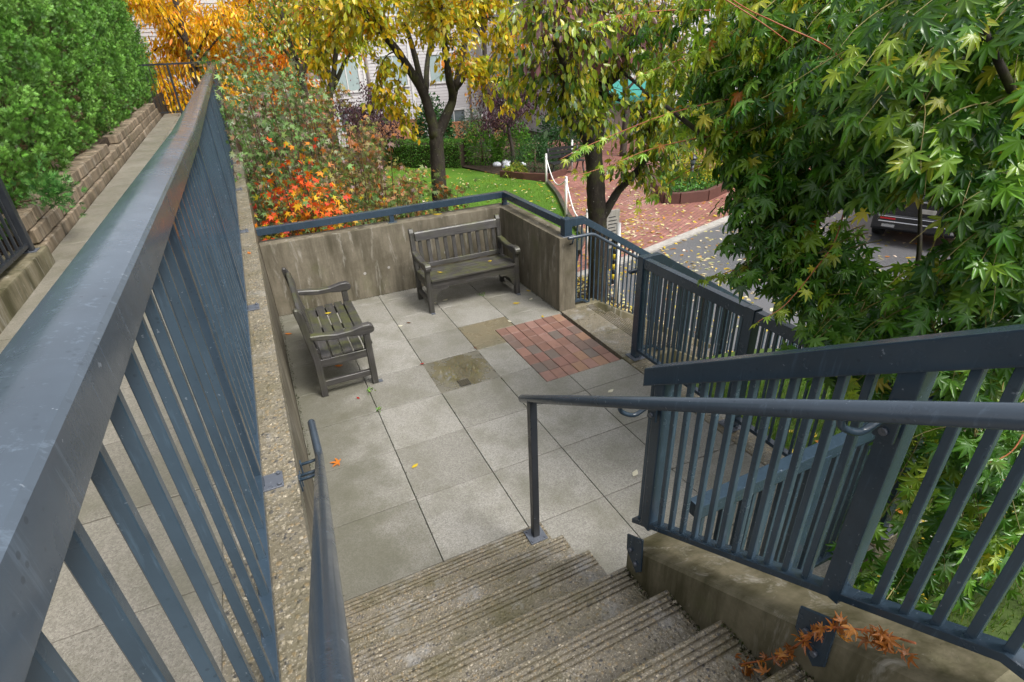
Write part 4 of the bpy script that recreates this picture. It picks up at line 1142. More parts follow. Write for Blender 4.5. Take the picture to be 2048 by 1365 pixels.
# cedar hedge: individual trees, three moulds
def cedar_mesh(h, r, plumes, per, seed):
    rg = np.random.default_rng(seed)
    P, D, N, S, C = [], [], [], [], []
    pal = [(0.070, 0.18, 0.022), (0.095, 0.23, 0.03), (0.13, 0.28, 0.045), (0.05, 0.135, 0.018)]
    for q in range(plumes):
        u = rg.random() ** 0.9; z = u * h * 0.97
        pr = r * (0.75 + 0.25 * u / 0.12 if u < 0.12 else 1 - 0.6 * max(0, (u - 0.35) / 0.65) ** 1.5)
        a = rg.uniform(0, 2 * math.pi); pr *= rg.uniform(0.80, 1.06)
        o = np.array((math.cos(a), math.sin(a), 0.0)); tg = np.array((-o[1], o[0], 0.0))
        ax = norm(o * rg.uniform(0.5, 0.9) + np.array((0, 0, rg.uniform(0.55, 1.0))) + tg * rg.normal(0, 0.25))
        ln = rg.uniform(0.22, 0.42); w = rg.uniform(0.06, 0.11)
        base = o * (pr - ln * 0.55) + np.array((0, 0, z - ln * 0.4))
        t = rg.random(per) ** 0.75
        rad = norm(rg.normal(0, 1, (per, 3))); rad = norm(rad - np.outer(rad @ ax, ax))
        off = w * np.sqrt(rg.random(per)) * (1.15 - t * 0.85)
        p = base + np.outer(t * ln, ax) + rad * off[:, None]
        P.append(p); D.append(norm(ax * 0.9 + rad * rg.uniform(0.2, 1.0, (per, 1)) + rg.normal(0, 0.2, (per, 3))))
        N.append(norm(np.cross(ax, rad) * rg.normal(0, 1, (per, 1)) + o * 0.5 + rg.normal(0, 0.25, (per, 3))))
        S.append(rg.uniform(0.04, 0.075, per)); c = np.array(pal[int(rg.integers(4))]) * rg.uniform(0.8, 1.25)
        C.append(np.clip(c * rg.uniform(0.8, 1.2, (per, 1)) * (1 + 0.5 * (t[:, None] > 0.85)), 0, 1))
    P, D, N, S, C = map(np.concatenate, (P, D, N, S, C))
    # brown inner twigs and dead sprays
    n = int(len(P) * 0.10); u = rg.random(n); a = rg.uniform(0, 6.283, n); rr = r * rg.uniform(0.45, 0.8, n) * (1 - 0.5 * u)
    P = np.concatenate([P, np.stack([np.cos(a) * rr, np.sin(a) * rr, u * h], 1)]); D = np.concatenate([D, norm(rg.normal(0, 1, (n, 3)))]); N = np.concatenate([N, norm(rg.normal(0, 1, (n, 3)))])
    S = np.concatenate([S, rg.uniform(0.08, 0.14, n)]); C = np.concatenate([C, np.array((0.12, 0.075, 0.04)) * rg.uniform(0.5, 1.4, (n, 1))])
    return leaf_mesh(P, D, N, S, T_SP, C)
CM = [cedar_mesh(3.9, 0.86, 430, 58, 3), cedar_mesh(4.1, 0.90, 430, 58, 5), cedar_mesh(3.7, 0.84, 430, 58, 9)]
for m in CM: m.materials.append(MT['leaf_cedar'])
ORD = 'first second third fourth fifth sixth seventh eighth ninth tenth eleventh twelfth thirteenth fourteenth fifteenth sixteenth seventeenth eighteenth nineteenth twentieth'.split()
yv = 1.35; k = 0
while yv < 19.2:
    s = random.uniform(0.94, 1.08)
    zb = z0(yv) + 0.33
    xx = -4.14 + random.uniform(-0.05, 0.05)
    t = thing('cedar_tree', (xx, yv, zb), 'dense green columnar cedar, ' + ORD[k] + ' in the front row counted from the black fence', 'cedar', 'cedars of the hedge')
    obj('trunk', tube_me([(xx, yv, zb - 0.1), (xx + 0.03, yv, zb + 1.5), (xx, yv, zb + 3.2)], [0.07, 0.05, 0.02], 8), MT['bark_plain'], t)
    c = bpy.data.objects.new('foliage', CM[k % 3]); COL.objects.link(c); c.parent = t; c['kind'] = 'stuff'
    c.rotation_euler = (0, 0, random.uniform(0, 6.28)); c.scale = (s, s, s * random.uniform(0.96, 1.05) * (1 + 0.006 * k))
    yv += random.uniform(0.88, 1.02); k += 1
# second row behind, so that the hedge has body
for k2 in range(9):
    yv2 = 1.0 + k2 * 1.95
    t = thing('cedar_tree', (-5.35, yv2, z0(yv2) + 0.44), 'dense green cedar, ' + ORD[k2] + ' in the rear row counted from the black fence', 'cedar', 'cedars of the hedge')
    c = bpy.data.objects.new('foliage', CM[(k2 + 1) % 3]); COL.objects.link(c); c.parent = t; c['kind'] = 'stuff'; c.scale = (1.35, 1.35, 1.2); c.rotation_euler = (0, 0, k2 * 1.3)
# branch of the hedge drooping over the block wall
t = thing('cedar_branch', (-3.45, 3.3, 1.55), 'bright green cedar tuft hanging over the block wall', 'branch')
n = 420
P = np.array((-3.12, 3.12, 1.72)) + rv(n) * np.array((0.09, 0.12, 0.085)); D = norm(P - np.array((-3.3, 3.2, 1.6)) + rv(n, 0.12) + np.array((0, 0, 0.05)))
obj('foliage', leaf_mesh(P, D, rv(n), RNG.uniform(0.05, 0.10, n), T_SP, pick_cols(n, [(3, (0.07, 0.21, 0.045)), (3, (0.11, 0.27, 0.06)), (1, (0.04, 0.13, 0.03))])), MT['leaf_cedar'], t)['kind'] = 'stuff'
obj('stem', tube_me([(-3.75, 3.45, 1.66), (-3.5, 3.3, 1.62), (-3.2, 3.15, 1.66)], [0.014, 0.011, 0.006], 6), MT['twig'], t)

# block wall below the hedge
rw = thing('block_wall', (-3.35, 8, 1.1), 'tan concrete block wall holding the hedge bed beside the walkway', 'wall')
for course in range(3):
    y = 2.52 + (0.24 if course % 2 else 0.0); hz = 0.152
    while y < 16.0:
        if course == 2 and 7.6 < y < 8.6: y += 0.5; continue
        ln = random.choice((0.42, 0.48, 0.55))
        z_ = z0(y) - 0.03 + course * hz
        x_ = -3.262 - 0.025 * course + random.uniform(-0.012, 0.012)
        b = obj('block', box((-0.24, 0.004, 0.003), (0.0, ln - 0.006, hz - 0.004), 0.012), MT['block'], rw, (x_, y, z_))
        b.rotation_euler = (0, 0, R(random.uniform(-1.2, 1.2)))
        y += ln

# ------------------------------------------------------------------ Japanese maple right of the stairs
mp = thing('maple_tree', (2.95, -2.85, -0.2), 'large green Japanese maple with wet palmate leaves leaning over the stair fence', 'maple tree')
ML = [([(2.95, -2.85, -0.25), (3.05, -2.7, 0.3), (3.22, -2.5, 0.8), (3.36, -2.3, 1.22), (3.40, -2.1, 1.6), (3.2, -1.75, 2.2), (2.8, -1.5, 2.7)], 0.085, 0.03),
      ([(2.93, -2.84, -0.2), (2.80, -2.6, 0.6), (2.58, -2.34, 1.12), (2.36, -2.1, 1.43), (1.95, -1.75, 1.85), (1.6, -1.45, 2.25), (1.3, -1.3, 2.5)], 0.06, 0.012),
      ([(2.97, -2.9, -0.2), (2.7, -3.05, 0.8), (2.3, -3.1, 1.7), (1.8, -3.0, 2.4), (1.35, -2.9, 2.85)], 0.06, 0.012),
      ([(3.40, -2.1, 1.6), (2.9, -2.2, 2.3), (2.3, -2.0, 2.8), (1.8, -1.6, 3.1), (1.5, -1.1, 3.2)], 0.04, 0.01),
      ([(2.7, -2.45, 0.85), (2.3, -2.6, 1.1), (1.9, -2.6, 1.25), (1.6, -2.45, 1.3)], 0.03, 0.008),
      ([(2.56, -2.32, 1.15), (2.75, -2.25, 1.45), (2.8, -2.1, 1.9)], 0.03, 0.01), ([(3.3, -2.4, 1.0), (2.9, -2.5, 1.25), (2.6, -2.7, 1.45)], 0.018, 0.006),
      ([(3.36, -2.3, 1.22), (3.0, -2.2, 1.35), (2.75, -2.15, 1.3)], 0.014, 0.005)]
for pts, ra, rb in ML: branch_part(mp, 'stem', pts, ra, rb, 'bark', 10, 5, 0.05)
# open view between the boughs
G0, G1 = np.array((1.26, -2.92, 2.15)), np.array((6.44, -0.19, 0.61))   # natural window between the boughs
def seg_d(P, a, b):
    ab = b - a; t = np.clip(((P - a) @ ab) / (ab @ ab), 0, 1)
    return np.linalg.norm(P - (a + t[:, None] * ab), axis=1)
CL = []   # sprays: centre, radius
BOX = [  # ellipsoids of the crown: centre, radii, number of sprays
    ((1.85, -2.05, 2.62), (0.55, 0.72, 0.42), 62), ((1.78, -1.5, 2.5), (0.42, 0.42, 0.32), 28), ((1.85, -1.85, 2.08), (0.3, 0.35, 0.25), 22),
    ((2.4, -2.6, 2.5), (0.75, 0.8, 0.5), 60), ((1.45, -2.75, 2.75), (0.35, 0.4, 0.3), 26), ((2.0, -3.1, 2.1), (0.5, 0.45, 0.35), 30),
    ((1.8, -1.6, 2.15), (0.22, 0.28, 0.2), 8), ((2.0, -2.1, 1.5), (0.22, 0.24, 0.16), 12), ((2.2, -2.55, 1.15), (0.35, 0.3, 0.2), 22),
    ((2.9, -1.6, 2.2), (0.7, 0.6, 0.6), 36), ((3.4, -2.6, 1.9), (0.6, 0.6, 0.7), 26), ((2.3, -2.9, 0.85), (0.45, 0.4, 0.3), 9), ((2.1, -3.3, 0.45), (0.4, 0.35, 0.3), 8),
    ((1.85, -1.85, 1.95), (0.2, 0.22, 0.16), 16), ((1.80, -2.0, 1.75), (0.25, 0.25, 0.2), 24), ((1.9, -2.25, 1.55), (0.18, 0.2, 0.14), 12), ((1.88, -2.1, 1.55), (0.14, 0.16, 0.1), 8), ((1.85, -2.5, 1.32), (0.2, 0.16, 0.12), 10),
    ((1.95, -2.95, 1.85), (0.3, 0.25, 0.25), 26), ((1.75, -2.78, 2.35), (0.35, 0.3, 0.25), 30), ((1.9, -2.3, 2.4), (0.35, 0.35, 0.25), 34), ((1.86, -1.87, 2.25), (0.3, 0.3, 0.25), 26), ((1.85, -1.6, 2.3), (0.22, 0.25, 0.16), 14),
    ((2.15, -2.3, 1.5), (0.25, 0.25, 0.2), 16), ((2.5, -2.2, 1.3), (0.3, 0.3, 0.25), 14), ((1.75, -2.6, 1.35), (0.3, 0.25, 0.15), 16), ((1.85, -2.9, 1.45), (0.3, 0.25, 0.16), 14), ((1.7, -1.65, 2.88), (0.4, 0.4, 0.25), 34), ((1.5, -2.62, 2.82), (0.3, 0.35, 0.25), 26), ((2.6, -1.9, 2.3), (0.5, 0.4, 0.3), 24), ((3.0, -2.0, 2.7), (0.7, 0.6, 0.4), 34),
    ((1.7, -3.25, 0.5), (0.3, 0.2, 0.25), 6), ((1.35, -3.3, 0.2), (0.3, 0.2, 0.15), 5), ((2.1, -3.6, 0.75), (0.35, 0.3, 0.3), 7), ((2.5, -3.4, 0.3), (0.4, 0.3, 0.25), 7),
    ((1.85, -3.09, 1.0), (0.28, 0.25, 0.2), 10), ((1.9, -3.4, 0.9), (0.3, 0.25, 0.3), 12),
    ((1.75, -1.1, 2.95), (0.35, 0.35, 0.25), 18), ((2.3, -1.5, 3.1), (0.7, 0.6, 0.3), 26), ((1.9, -2.6, 3.05), (0.5, 0.6, 0.25), 24), ((1.9, -3.3, 1.75), (0.3, 0.3, 0.25), 12),
]
twg = []
PP, DD, NN, SS, CC = [], [], [], [], []
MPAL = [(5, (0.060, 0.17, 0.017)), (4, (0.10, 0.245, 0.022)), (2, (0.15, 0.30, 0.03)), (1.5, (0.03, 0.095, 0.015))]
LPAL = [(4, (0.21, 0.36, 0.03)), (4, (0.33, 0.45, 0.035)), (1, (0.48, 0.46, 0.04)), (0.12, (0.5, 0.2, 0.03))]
for c0, rad, cnt in BOX:
    c0 = np.array(c0); rad = np.array(rad)
    for _ in range(cnt):
        v = norm(RNG.normal(0, 1, 3)) * RNG.uniform(0.35, 1.0) ** 0.5
        c = c0 + v * rad
        if c[2] < 0.08: continue
        outd = norm(np.array((c[0] - 3.0, c[1] + 2.5, 0.0)) + RNG.normal(0, 0.5, 3) * np.array((1, 1, 0.1)))
        ax = norm(outd + np.array((0, 0, -0.28 + RNG.normal(0, 0.12))))
        ln = RNG.uniform(0.22, 0.42)
        pl = [c - ax * ln * 0.6]
        d = ax.copy()
        for q in range(5):
            d = norm(d + np.array((0, 0, -0.10)) + RNG.normal(0, 0.07, 3)); pl.append(pl[-1] + d * ln / 4.2)
        pl = np.array(pl); twg.append(pl)
        side = norm(np.cross(ax, np.array((0, 0, 1.0))))
        nl = int(RNG.integers(11, 17))
        f = RNG.uniform(0.15, 1.0, nl); i = np.minimum((f * 5).astype(int), 4)
        base = pl[i] + (pl[i + 1] - pl[i]) * (f * 5 - i)[:, None]
        sg = RNG.choice((-1.0, 1.0), nl)[:, None]
        pet = sg * side * RNG.uniform(0.02, 0.09, (nl, 1)) + RNG.normal(0, 0.02, (nl, 3))
        PP.append(base + pet)
        DD.append(norm(ax * 0.55 + sg * side * RNG.uniform(0.1, 0.8, (nl, 1)) + np.array((0, 0, -0.75)) + RNG.normal(0, 0.22, (nl, 3))))
        NN.append(norm(np.array((0, 0, 0.75)) + outd * 0.55 + RNG.normal(0, 0.25, (nl, 3))))
        SS.append(RNG.uniform(0.055, 0.10, nl))
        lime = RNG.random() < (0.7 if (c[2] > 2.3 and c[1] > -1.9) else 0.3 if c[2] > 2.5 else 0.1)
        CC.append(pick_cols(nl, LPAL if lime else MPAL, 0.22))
# long arching shoots with small pale leaves
ARCH = [[(1.84, -1.67, 2.57), (1.49, -1.55, 2.53), (1.18, -1.44, 2.47), (0.88, -1.36, 2.38), (0.65, -1.35, 2.32), (0.5, -1.37, 2.28)],
        [(1.64, -1.6, 2.35), (1.35, -1.49, 2.32), (1.09, -1.4, 2.27), (0.85, -1.38, 2.21), (0.61, -1.36, 2.17)],
        [(1.66, -1.2, 3.01), (1.4, -1.09, 3.02), (1.15, -0.98, 3.0), (0.88, -1.02, 2.95)], [(1.88, -1.24, 2.9), (1.62, -1.2, 2.79), (1.4, -1.13, 2.72), (1.13, -1.16, 2.66)],
        [(1.77, -2.29, 2.11), (1.64, -2.37, 1.88), (1.5, -2.39, 1.74), (1.27, -2.43, 1.6), (1.11, -2.41, 1.53)], [(1.8, -1.5, 2.2), (1.5, -1.4, 2.12), (1.25, -1.35, 2.0), (1.1, -1.33, 1.93)],
        [(1.9, -1.9, 1.6), (1.6, -1.75, 1.5), (1.45, -1.65, 1.42)], [(2.1, -3.3, 1.1), (1.7, -3.4, 1.15), (1.35, -3.42, 1.22)], [(2.2, -3.35, 0.8), (1.8, -3.45, 0.95), (1.4, -3.5, 1.2)]]
atw = []
for q, a in enumerate(ARCH):
    sp = np.array(smooth_path(a, 6)); atw.append(sp)
    m = len(sp); nl = 52 if q < 4 else 26
    f = RNG.uniform(0.1, 1.0, nl) * (m - 1); i = np.minimum(f.astype(int), m - 2)
    b = sp[i] + (sp[i + 1] - sp[i]) * (f - i)[:, None]
    dr = norm(sp[i + 1] - sp[i]); side = norm(np.cross(dr, np.array((0, 0, 1.0)))) * RNG.choice((-1.0, 1.0), nl)[:, None]
    PP.append(b + side * 0.02 + RNG.normal(0, 0.012, (nl, 3))); DD.append(norm(dr * 0.7 + side * 0.5 + np.array((0, 0, -0.45)) + RNG.normal(0, 0.2, (nl, 3))))
    NN.append(norm(np.array((0, 0, 1.0)) + RNG.normal(0, 0.3, (nl, 3)))); SS.append(RNG.uniform(0.028, 0.055, nl) * (1.25 if q >= 4 else 1) * (1.15 - 0.4 * f / m))
    CC.append(pick_cols(nl, LPAL if q < 7 else [(3, (0.07, 0.19, 0.03)), (2, (0.12, 0.25, 0.04))], 0.25))
PP, DD, NN, SS, CC = map(np.concatenate, (PP, DD, NN, SS, CC))
dgap = seg_d(PP, # open view between the boughs
G0, G1); tpos = np.clip((PP[:, 0] - 1.2) / 5.0, 0, 1)
keep = (dgap > 0.12 + 0.58 * tpos + 0.05 * np.sin(PP[:, 0] * 23 + PP[:, 2] * 17)) & (np.linalg.norm(PP - CAMP, axis=1) > 1.55)
PP, DD, NN, SS, CC = PP[keep], DD[keep], NN[keep], SS[keep], CC[keep]
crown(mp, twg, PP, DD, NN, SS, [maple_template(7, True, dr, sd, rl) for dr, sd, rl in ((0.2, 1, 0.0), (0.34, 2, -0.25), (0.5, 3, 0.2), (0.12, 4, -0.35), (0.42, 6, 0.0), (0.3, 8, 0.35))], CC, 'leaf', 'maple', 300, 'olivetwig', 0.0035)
for sp in atw: obj('shoot', tube_me(sp, [0.0045 * (1 - 0.7 * i / (len(sp) - 1)) for i in range(len(sp))], 6), MT['redtwig'], mp)
for pts in ([(1.75, -2.3, 2.55), (1.4, -2.3, 2.78), (1.16, -2.18, 2.90), (1.12, -1.97, 2.99), (1.07, -1.74, 3.13)], [(1.8, -2.1, 2.6), (1.45, -1.95, 2.85), (1.2, -1.8, 3.02), (1.05, -1.6, 3.15)]):
    obj('shoot', tube_me(smooth_path(pts, 5), 0.0028, 6), MT['redtwig'], mp)

# withered branch caught on the kerb
wb = thing('withered_branch', (0.03, -3.6, 1.05), 'withered orange maple twig caught against the stair kerb', 'twig')
sp = np.array(smooth_path([(-0.02, -3.50, 0.98), (0.0, -3.60, 1.16), (0.0, -3.655, 1.32), (0.005, -3.70, 1.44), (0.05, -3.78, 1.50), (0.06, -3.86, 1.56)], 6))
obj('stem', tube_me(sp, 0.003, 6), MT['redtwig'], wb)
n = 70
f = RNG.uniform(0.0, 1, n) * (len(sp) - 1); i = np.minimum(f.astype(int), len(sp) - 2); b = sp[i] + rv(n, 0.014)
b[:, 0] = np.minimum(b[:, 0], 0.02)
dd = norm(rv(n) + np.array((-0.35, 0.2, -0.3)))
S = RNG.uniform(0.016, 0.038, n)
crown(wb, [], b, dd, rv(n), S, maple_template(5, True, 0.55, 5, 0.5), pick_cols(n, [(3, (0.46, 0.16, 0.03)), (3, (0.30, 0.10, 0.025)), (2, (0.55, 0.25, 0.05))]), 'leaf', 'dry', 40)
# ------------------------------------------------------------------ building and garden beyond the lawn
def sided_wall(x0, x1, y, za, zb, pitch=0.15):
    """lap siding facing -y: each course leans out at its lower edge"""
    bm = bmesh.new(); z = za
    while z < zb - 1e-6:
        zt = min(zb, z + pitch)
        q = [bm.verts.new(p) for p in ((x0, y - 0.022, z), (x1, y - 0.022, z), (x1, y, zt), (x0, y, zt))]; bm.faces.new(q)
        q = [bm.verts.new(p) for p in ((x0, y, z), (x1, y, z), (x1, y - 0.022, z), (x0, y - 0.022, z))]; bm.faces.new(q)
        z = zt
    return frombm(bm)

def window(par, x0, x1, z0_, z1, y, mull=1, blind=True):
    f = 0.09
    bm = bmesh.new()
    for a, b in (((x0 - f, y - 0.07, z0_ - f), (x1 + f, y + 0.02, z0_)), ((x0 - f, y - 0.07, z1), (x1 + f, y + 0.02, z1 + f)), ((x0 - f, y - 0.07, z0_), (x0, y + 0.02, z1)), ((x1, y - 0.07, z0_), (x1 + f, y + 0.02, z1))): box_bm(bm, a, b)
    w_ = obj('window', frombm(bm), MT['trim'], par)
    for k in range(mull + 1):
        a, b = x0 + (x1 - x0) * k / (mull + 1), x0 + (x1 - x0) * (k + 1) / (mull + 1)
        obj('pane', box((a + 0.025, y - 0.03, z0_ + 0.02), (b - 0.025, y - 0.015, z1 - 0.02)), MT['blind'] if blind else MT['glass'], w_)
        if k: obj('mullion', box((a - 0.024, y - 0.055, z0_), (a + 0.024, y + 0.01, z1)), MT['trim'], w_)

bd = thing('building', (9, 28, -1.3), 'pale lap-sided apartment building behind the trees', 'building')
BY = 27.0
obj('wall', sided_wall(-8, 24, BY, -1.3, 9.5), MT['siding'], bd)
obj('core', box((-8, BY + 0.01, -1.3), (24, BY + 10, 9.5)), MT['siding'], bd)
obj('bay_front', sided_wall(3.2, 5.0, BY - 0.9, -1.3, 9.2), MT['siding'], bd)
obj('bay_body', box((3.2, BY - 0.89, -1.3), (5.0, BY - 0.03, 9.2)), MT['siding'], bd)
obj('bay_front', sided_wall(11.4, 14.2, BY - 0.9, -1.3, 9.2), MT['siding'], bd)
obj('bay_body', box((11.4, BY - 0.89, -1.3), (14.2, BY - 0.03, 9.2)), MT['siding'], bd)
for x in (3.2, 5.0): obj('corner_board', box((x - 0.06, BY - 0.95, -1.3), (x + 0.06, BY - 0.85, 9.2)), MT['trim'], bd)
for x in (7.65, 11.35, 14.25): obj('corner_board', box((x - 0.07, BY - 0.06, -1.3), (x + 0.07, BY + 0.02, 9.2)), MT['trim'], bd)
obj('downspout', tube_me([(5.35, BY - 0.1, 9.3), (5.35, BY - 0.1, -1.2)], 0.07, 8), MT['downspout'], bd)
obj('downspout', tube_me([(10.9, BY - 0.1, 9.3), (10.9, BY - 0.1, -1.2)], 0.06, 8), MT['downspout'], bd)
for (a, b, c, d, m, bl) in ((6.05, 7.4, 1.35, 2.75, 1, True), (8.7, 10.0, 1.4, 2.7, 1, True), (9.2, 10.5, -1.0, -0.1, 1, False), (6.05, 7.4, 4.6, 6.0, 1, True), (8.7, 10.0, 4.6, 6.0, 1, True), (0.2, 1.6, 1.4, 2.8, 1, True), (0.2, 1.6, 4.6, 6, 1, True),
                            (15.2, 16.8, 1.4, 2.8, 1, True), (15.2, 16.8, 4.6, 6, 1, True), (18.5, 20, 1.4, 2.8, 1, True), (5.8, 7.1, -1.0, 0.0, 1, False)): window(bd, a, b, c, d, BY, m, bl)
window(bd, 3.5, 4.7, 1.3, 2.7, BY - 0.9); window(bd, 3.5, 4.7, 4.5, 5.9, BY - 0.9); window(bd, 3.45, 4.4, -0.6, 0.55, BY - 0.9, 1, False); window(bd, 12.0, 13.6, 1.4, 2.8, BY - 0.9); window(bd, 12.0, 13.6, 4.6, 6.0, BY - 0.9)
obj('roof', box((-8.6, BY - 1.6, 9.5), (24.6, BY + 10.5, 9.9)), MT['slate_roof'], bd)
# white balcony rails left of the bay
for bz in (0.9, 3.7):
    bal = obj('balcony_slab', box((0.2, BY - 1.5, bz - 0.15), (3.1, BY - 0.03, bz)), MT['trim'], bd)
    obj('rail', box((0.2, BY - 1.5, bz + 0.95), (3.1, BY - 1.44, bz + 1.02)), MT['trim'], bal)
    pk = box((-0.015, -0.015, 0), (0.015, 0.015, 0.96))
    for k in range(22): obj('picket', pk, MT['trim'], bal, (0.25 + k * 0.133, BY - 1.47, bz))

b2 = thing('building', (18, 20, -1.3), 'pale lap-sided wing with green awning behind the plaza', 'building')
obj('wall', sided_wall(13.6, 34, 18.6, -1.3, 9.0), MT['siding'], b2)
obj('core', box((13.6, 18.61, -1.3), (34, 26.5, 9.0)), MT['siding'], b2)
for x in (13.6, 17.5): obj('corner_board', box((x - 0.07, 18.53, -1.3), (x + 0.07, 18.62, 9)), MT['trim'], b2)
for (a, c) in ((18.2, 1.4), (18.2, 4.4), (21.5, 1.4), (21.5, 4.4), (14.6, 4.4)): window(b2, a, a + 1.4, c, c + 1.4, 18.6)
bm = bmesh.new()
q = [bm.verts.new(p) for p in ((14.0, 18.55, 1.35), (17.0, 18.55, 1.35), (17.0, 17.3, 0.75), (14.0, 17.3, 0.75), (17.0, 17.3, 0.5), (14.0, 17.3, 0.5), (14.0, 18.55, 0.5), (17.0, 18.55, 0.5))]
for f in ((0, 1, 2, 3), (3, 2, 4, 5), (0, 3, 5, 6), (1, 7, 4, 2)): bm.faces.new([q[i] for i in f])
obj('awning', frombm(bm), MT['green'], b2)
obj('door', box((14.9, 18.5, -1.25), (15.9, 18.56, 0.85)), MT['downspout'], b2)
obj('roof', box((13.2, 17.9, 9.0), (34.4, 27.0, 9.35)), MT['slate_roof'], b2)

def board_fence(label, a, b, z_, h):
    a, b = Vector(a), Vector(b); d = (b - a); L = d.length; d.normalize()
    t = thing('wooden_fence', (a.x, a.y, z_), label, 'fence')
    n = int(L / 0.14); ang = math.atan2(d.y, d.x)
    bmh = box((0.003, -0.011, 0.0), (0.137, 0.011, h), 0.004)
    for k in range(n):
        o = obj('board', bmh, MT['cedarwood'], t, (a.x + d.x * 0.14 * k, a.y + d.y * 0.14 * k, z_ + random.uniform(-0.008, 0.008))); o.rotation_euler = (0, 0, ang)
    for s_ in range(int(L / 2.2) + 1):
        p = a + d * min(L, 2.2 * s_)
        obj('post', box((p.x - 0.06, p.y - 0.08, z_), (p.x + 0.06, p.y + 0.04, z_ + h + 0.06), 0.01), MT['cedarwood'], t)
    cap = obj('cap_rail', box((0, -0.05, 0), (L, 0.05, 0.05)), MT['cedarwood'], t, (a.x, a.y, z_ + h)); cap.rotation_euler = (0, 0, ang)
board_fence('orange-stained board fence left of the forked trunk', (3.4, 24.2), (7.2, 24.0), -1.25, 1.15)
board_fence('orange-stained board fence behind the rounded green shrub', (7.9, 22.6), (11.2, 22.4), -1.25, 1.0)
board_fence('orange-stained board fence beyond the parked black car', (17.0, 9.4), (22.5, 4.5), -1.25, 1.9)

# clipped hedge on the lawn
hd = thing('clipped_hedge', (5.4, 17.6, -1.2), 'low clipped box hedge along the back of the lawn', 'hedge')
n = 9000
u = RNG.random(n); face = RNG.choice(3, n, p=[0.42, 0.43, 0.15])
L0, L1 = np.array((4.1, 18.75)), np.array((6.5, 16.75)); dL = L1 - L0; ln = np.linalg.norm(dL); dl = dL / ln; nl = np.array((-dl[1], dl[0])) * -1
s_ = RNG.uniform(-0.02, 1.02, n) * ln; v = RNG.uniform(-0.45, 0.45, n); zz = RNG.uniform(0, 0.95, n)
v = np.where(face == 0, 0.47 + RNG.normal(0, 0.025, n), v); zz = np.where(face == 1, 0.95 + RNG.normal(0, 0.02, n), zz); v = np.where(face == 2, -0.47, v)
edge = (np.abs(v) > 0.36) & (zz > 0.84); zz = np.where(edge, zz - 0.08, zz)
P = np.stack([L0[0] + dl[0] * s_ + nl[0] * v, L0[1] + dl[1] * s_ + nl[1] * v, -1.2 + zz], 1)
obj('foliage', leaf_mesh(P, rv(n) + np.array((0, -0.3, 0.4)), rv(n), RNG.uniform(0.05, 0.08, n), T_OV, pick_cols(n, [(4, (0.045, 0.13, 0.015)), (3, (0.08, 0.20, 0.02)), (1, (0.15, 0.28, 0.04))])), MT['leaf_dull'], hd)['kind'] = 'stuff'
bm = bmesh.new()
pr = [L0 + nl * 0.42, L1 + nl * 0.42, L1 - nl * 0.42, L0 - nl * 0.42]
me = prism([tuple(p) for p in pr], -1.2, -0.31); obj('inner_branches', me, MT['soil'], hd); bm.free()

def bush(label, x, y, h, r, pal, n, size, tmpl=T_OV, zb=-1.2, mat='leaf_dull', name='shrub', cat='shrub', flat=1.0):
    t = thing(name, (x, y, zb), label, cat)
    v = norm(rv(n)); v[:, 2] = np.abs(v[:, 2]); rr = RNG.uniform(0.55, 1.0, n) ** 0.5 * (1 + 0.15 * np.sin(v[:, 0] * 6 + v[:, 1] * 7 + x))
    P = np.array((x, y, zb)) + v * rr[:, None] * np.array((r, r, h)) 
    obj('stems', tube_me([(x, y, zb - 0.05), (x + 0.03, y, zb + h * 0.6)], [0.04, 0.015], 6), MT['twig'], t)
    obj('foliage', leaf_mesh(P, v + rv(n, 0.6) + np.array((0, 0, -0.3)), rv(n) + np.array((0, 0, 0.8)), RNG.uniform(size[0], size[1], n), tmpl, pick_cols(n, pal, 0.25)), MT[mat], t)['kind'] = 'stuff'
    return t
G1p = [(4, (0.04, 0.12, 0.015)), (3, (0.07, 0.18, 0.025)), (1, (0.09, 0.2, 0.03))]
G2p = [(4, (0.09, 0.24, 0.02)), (3, (0.15, 0.34, 0.03)), (2, (0.05, 0.14, 0.015))]
DK = [(4, (0.022, 0.08, 0.018)), (3, (0.035, 0.115, 0.028)), (1, (0.07, 0.17, 0.04))]
bush('dark green laurel climbing beside the forked trunk', 6.9, 21.6, 2.1, 0.95, DK, 2600, (0.12, 0.18))
bush('rounded bright green shrub right of the clipped hedge', 7.35, 16.9, 1.5, 0.75, G2p, 2600, (0.09, 0.15), T_OVN)
bush('leafy bright green shrub beside the white stones', 8.55, 16.4, 1.6, 0.8, G2p, 2400, (0.1, 0.16), T_OVN)
bush('dense dark green shrub at the corner of the planted bed', 8.2, 13.9, 1.35, 0.85, DK, 3200, (0.05, 0.09), T_OVN)
bush('dark green shrub behind the plaza bench', 10.2, 15.6, 2.0, 0.9, DK, 2600, (0.1, 0.15))
bush('small variegated yellow shrub at the bed edge', 7.35, 13.75, 0.42, 0.45, [(3, (0.3, 0.33, 0.04)), (2, (0.15, 0.25, 0.04))], 500, (0.08, 0.13))
bush('grey-green shrub in front of the orange fence', 8.1, 19.5, 1.7, 0.8, [(4, (0.06, 0.10, 0.06)), (2, (0.1, 0.15, 0.09))], 1800, (0.08, 0.13))
bush('low dark shrub left of the clipped hedge', 4.2, 19.6, 0.9, 0.7, DK, 1500, (0.08, 0.13))
for i, (x, y, h, r) in enumerate(((19.0, 14.0, 6, 2.8), (23, 10.5, 7, 3.2), (26, 5, 8, 3.5), (27, -1, 8, 3.6), (22, -6, 7, 3.2), (17, -10, 7, 3.0))):
    bush('large dark evergreen beyond the street ' + ('left of the board fence', 'behind the board fence', 'behind the parked car', 'right of the parked car', 'opposite the grass bank', 'at the end of the grass bank')[i], x, y, h, r, DK, 3000, (0.35, 0.55), name='evergreen_tree', cat='tree')
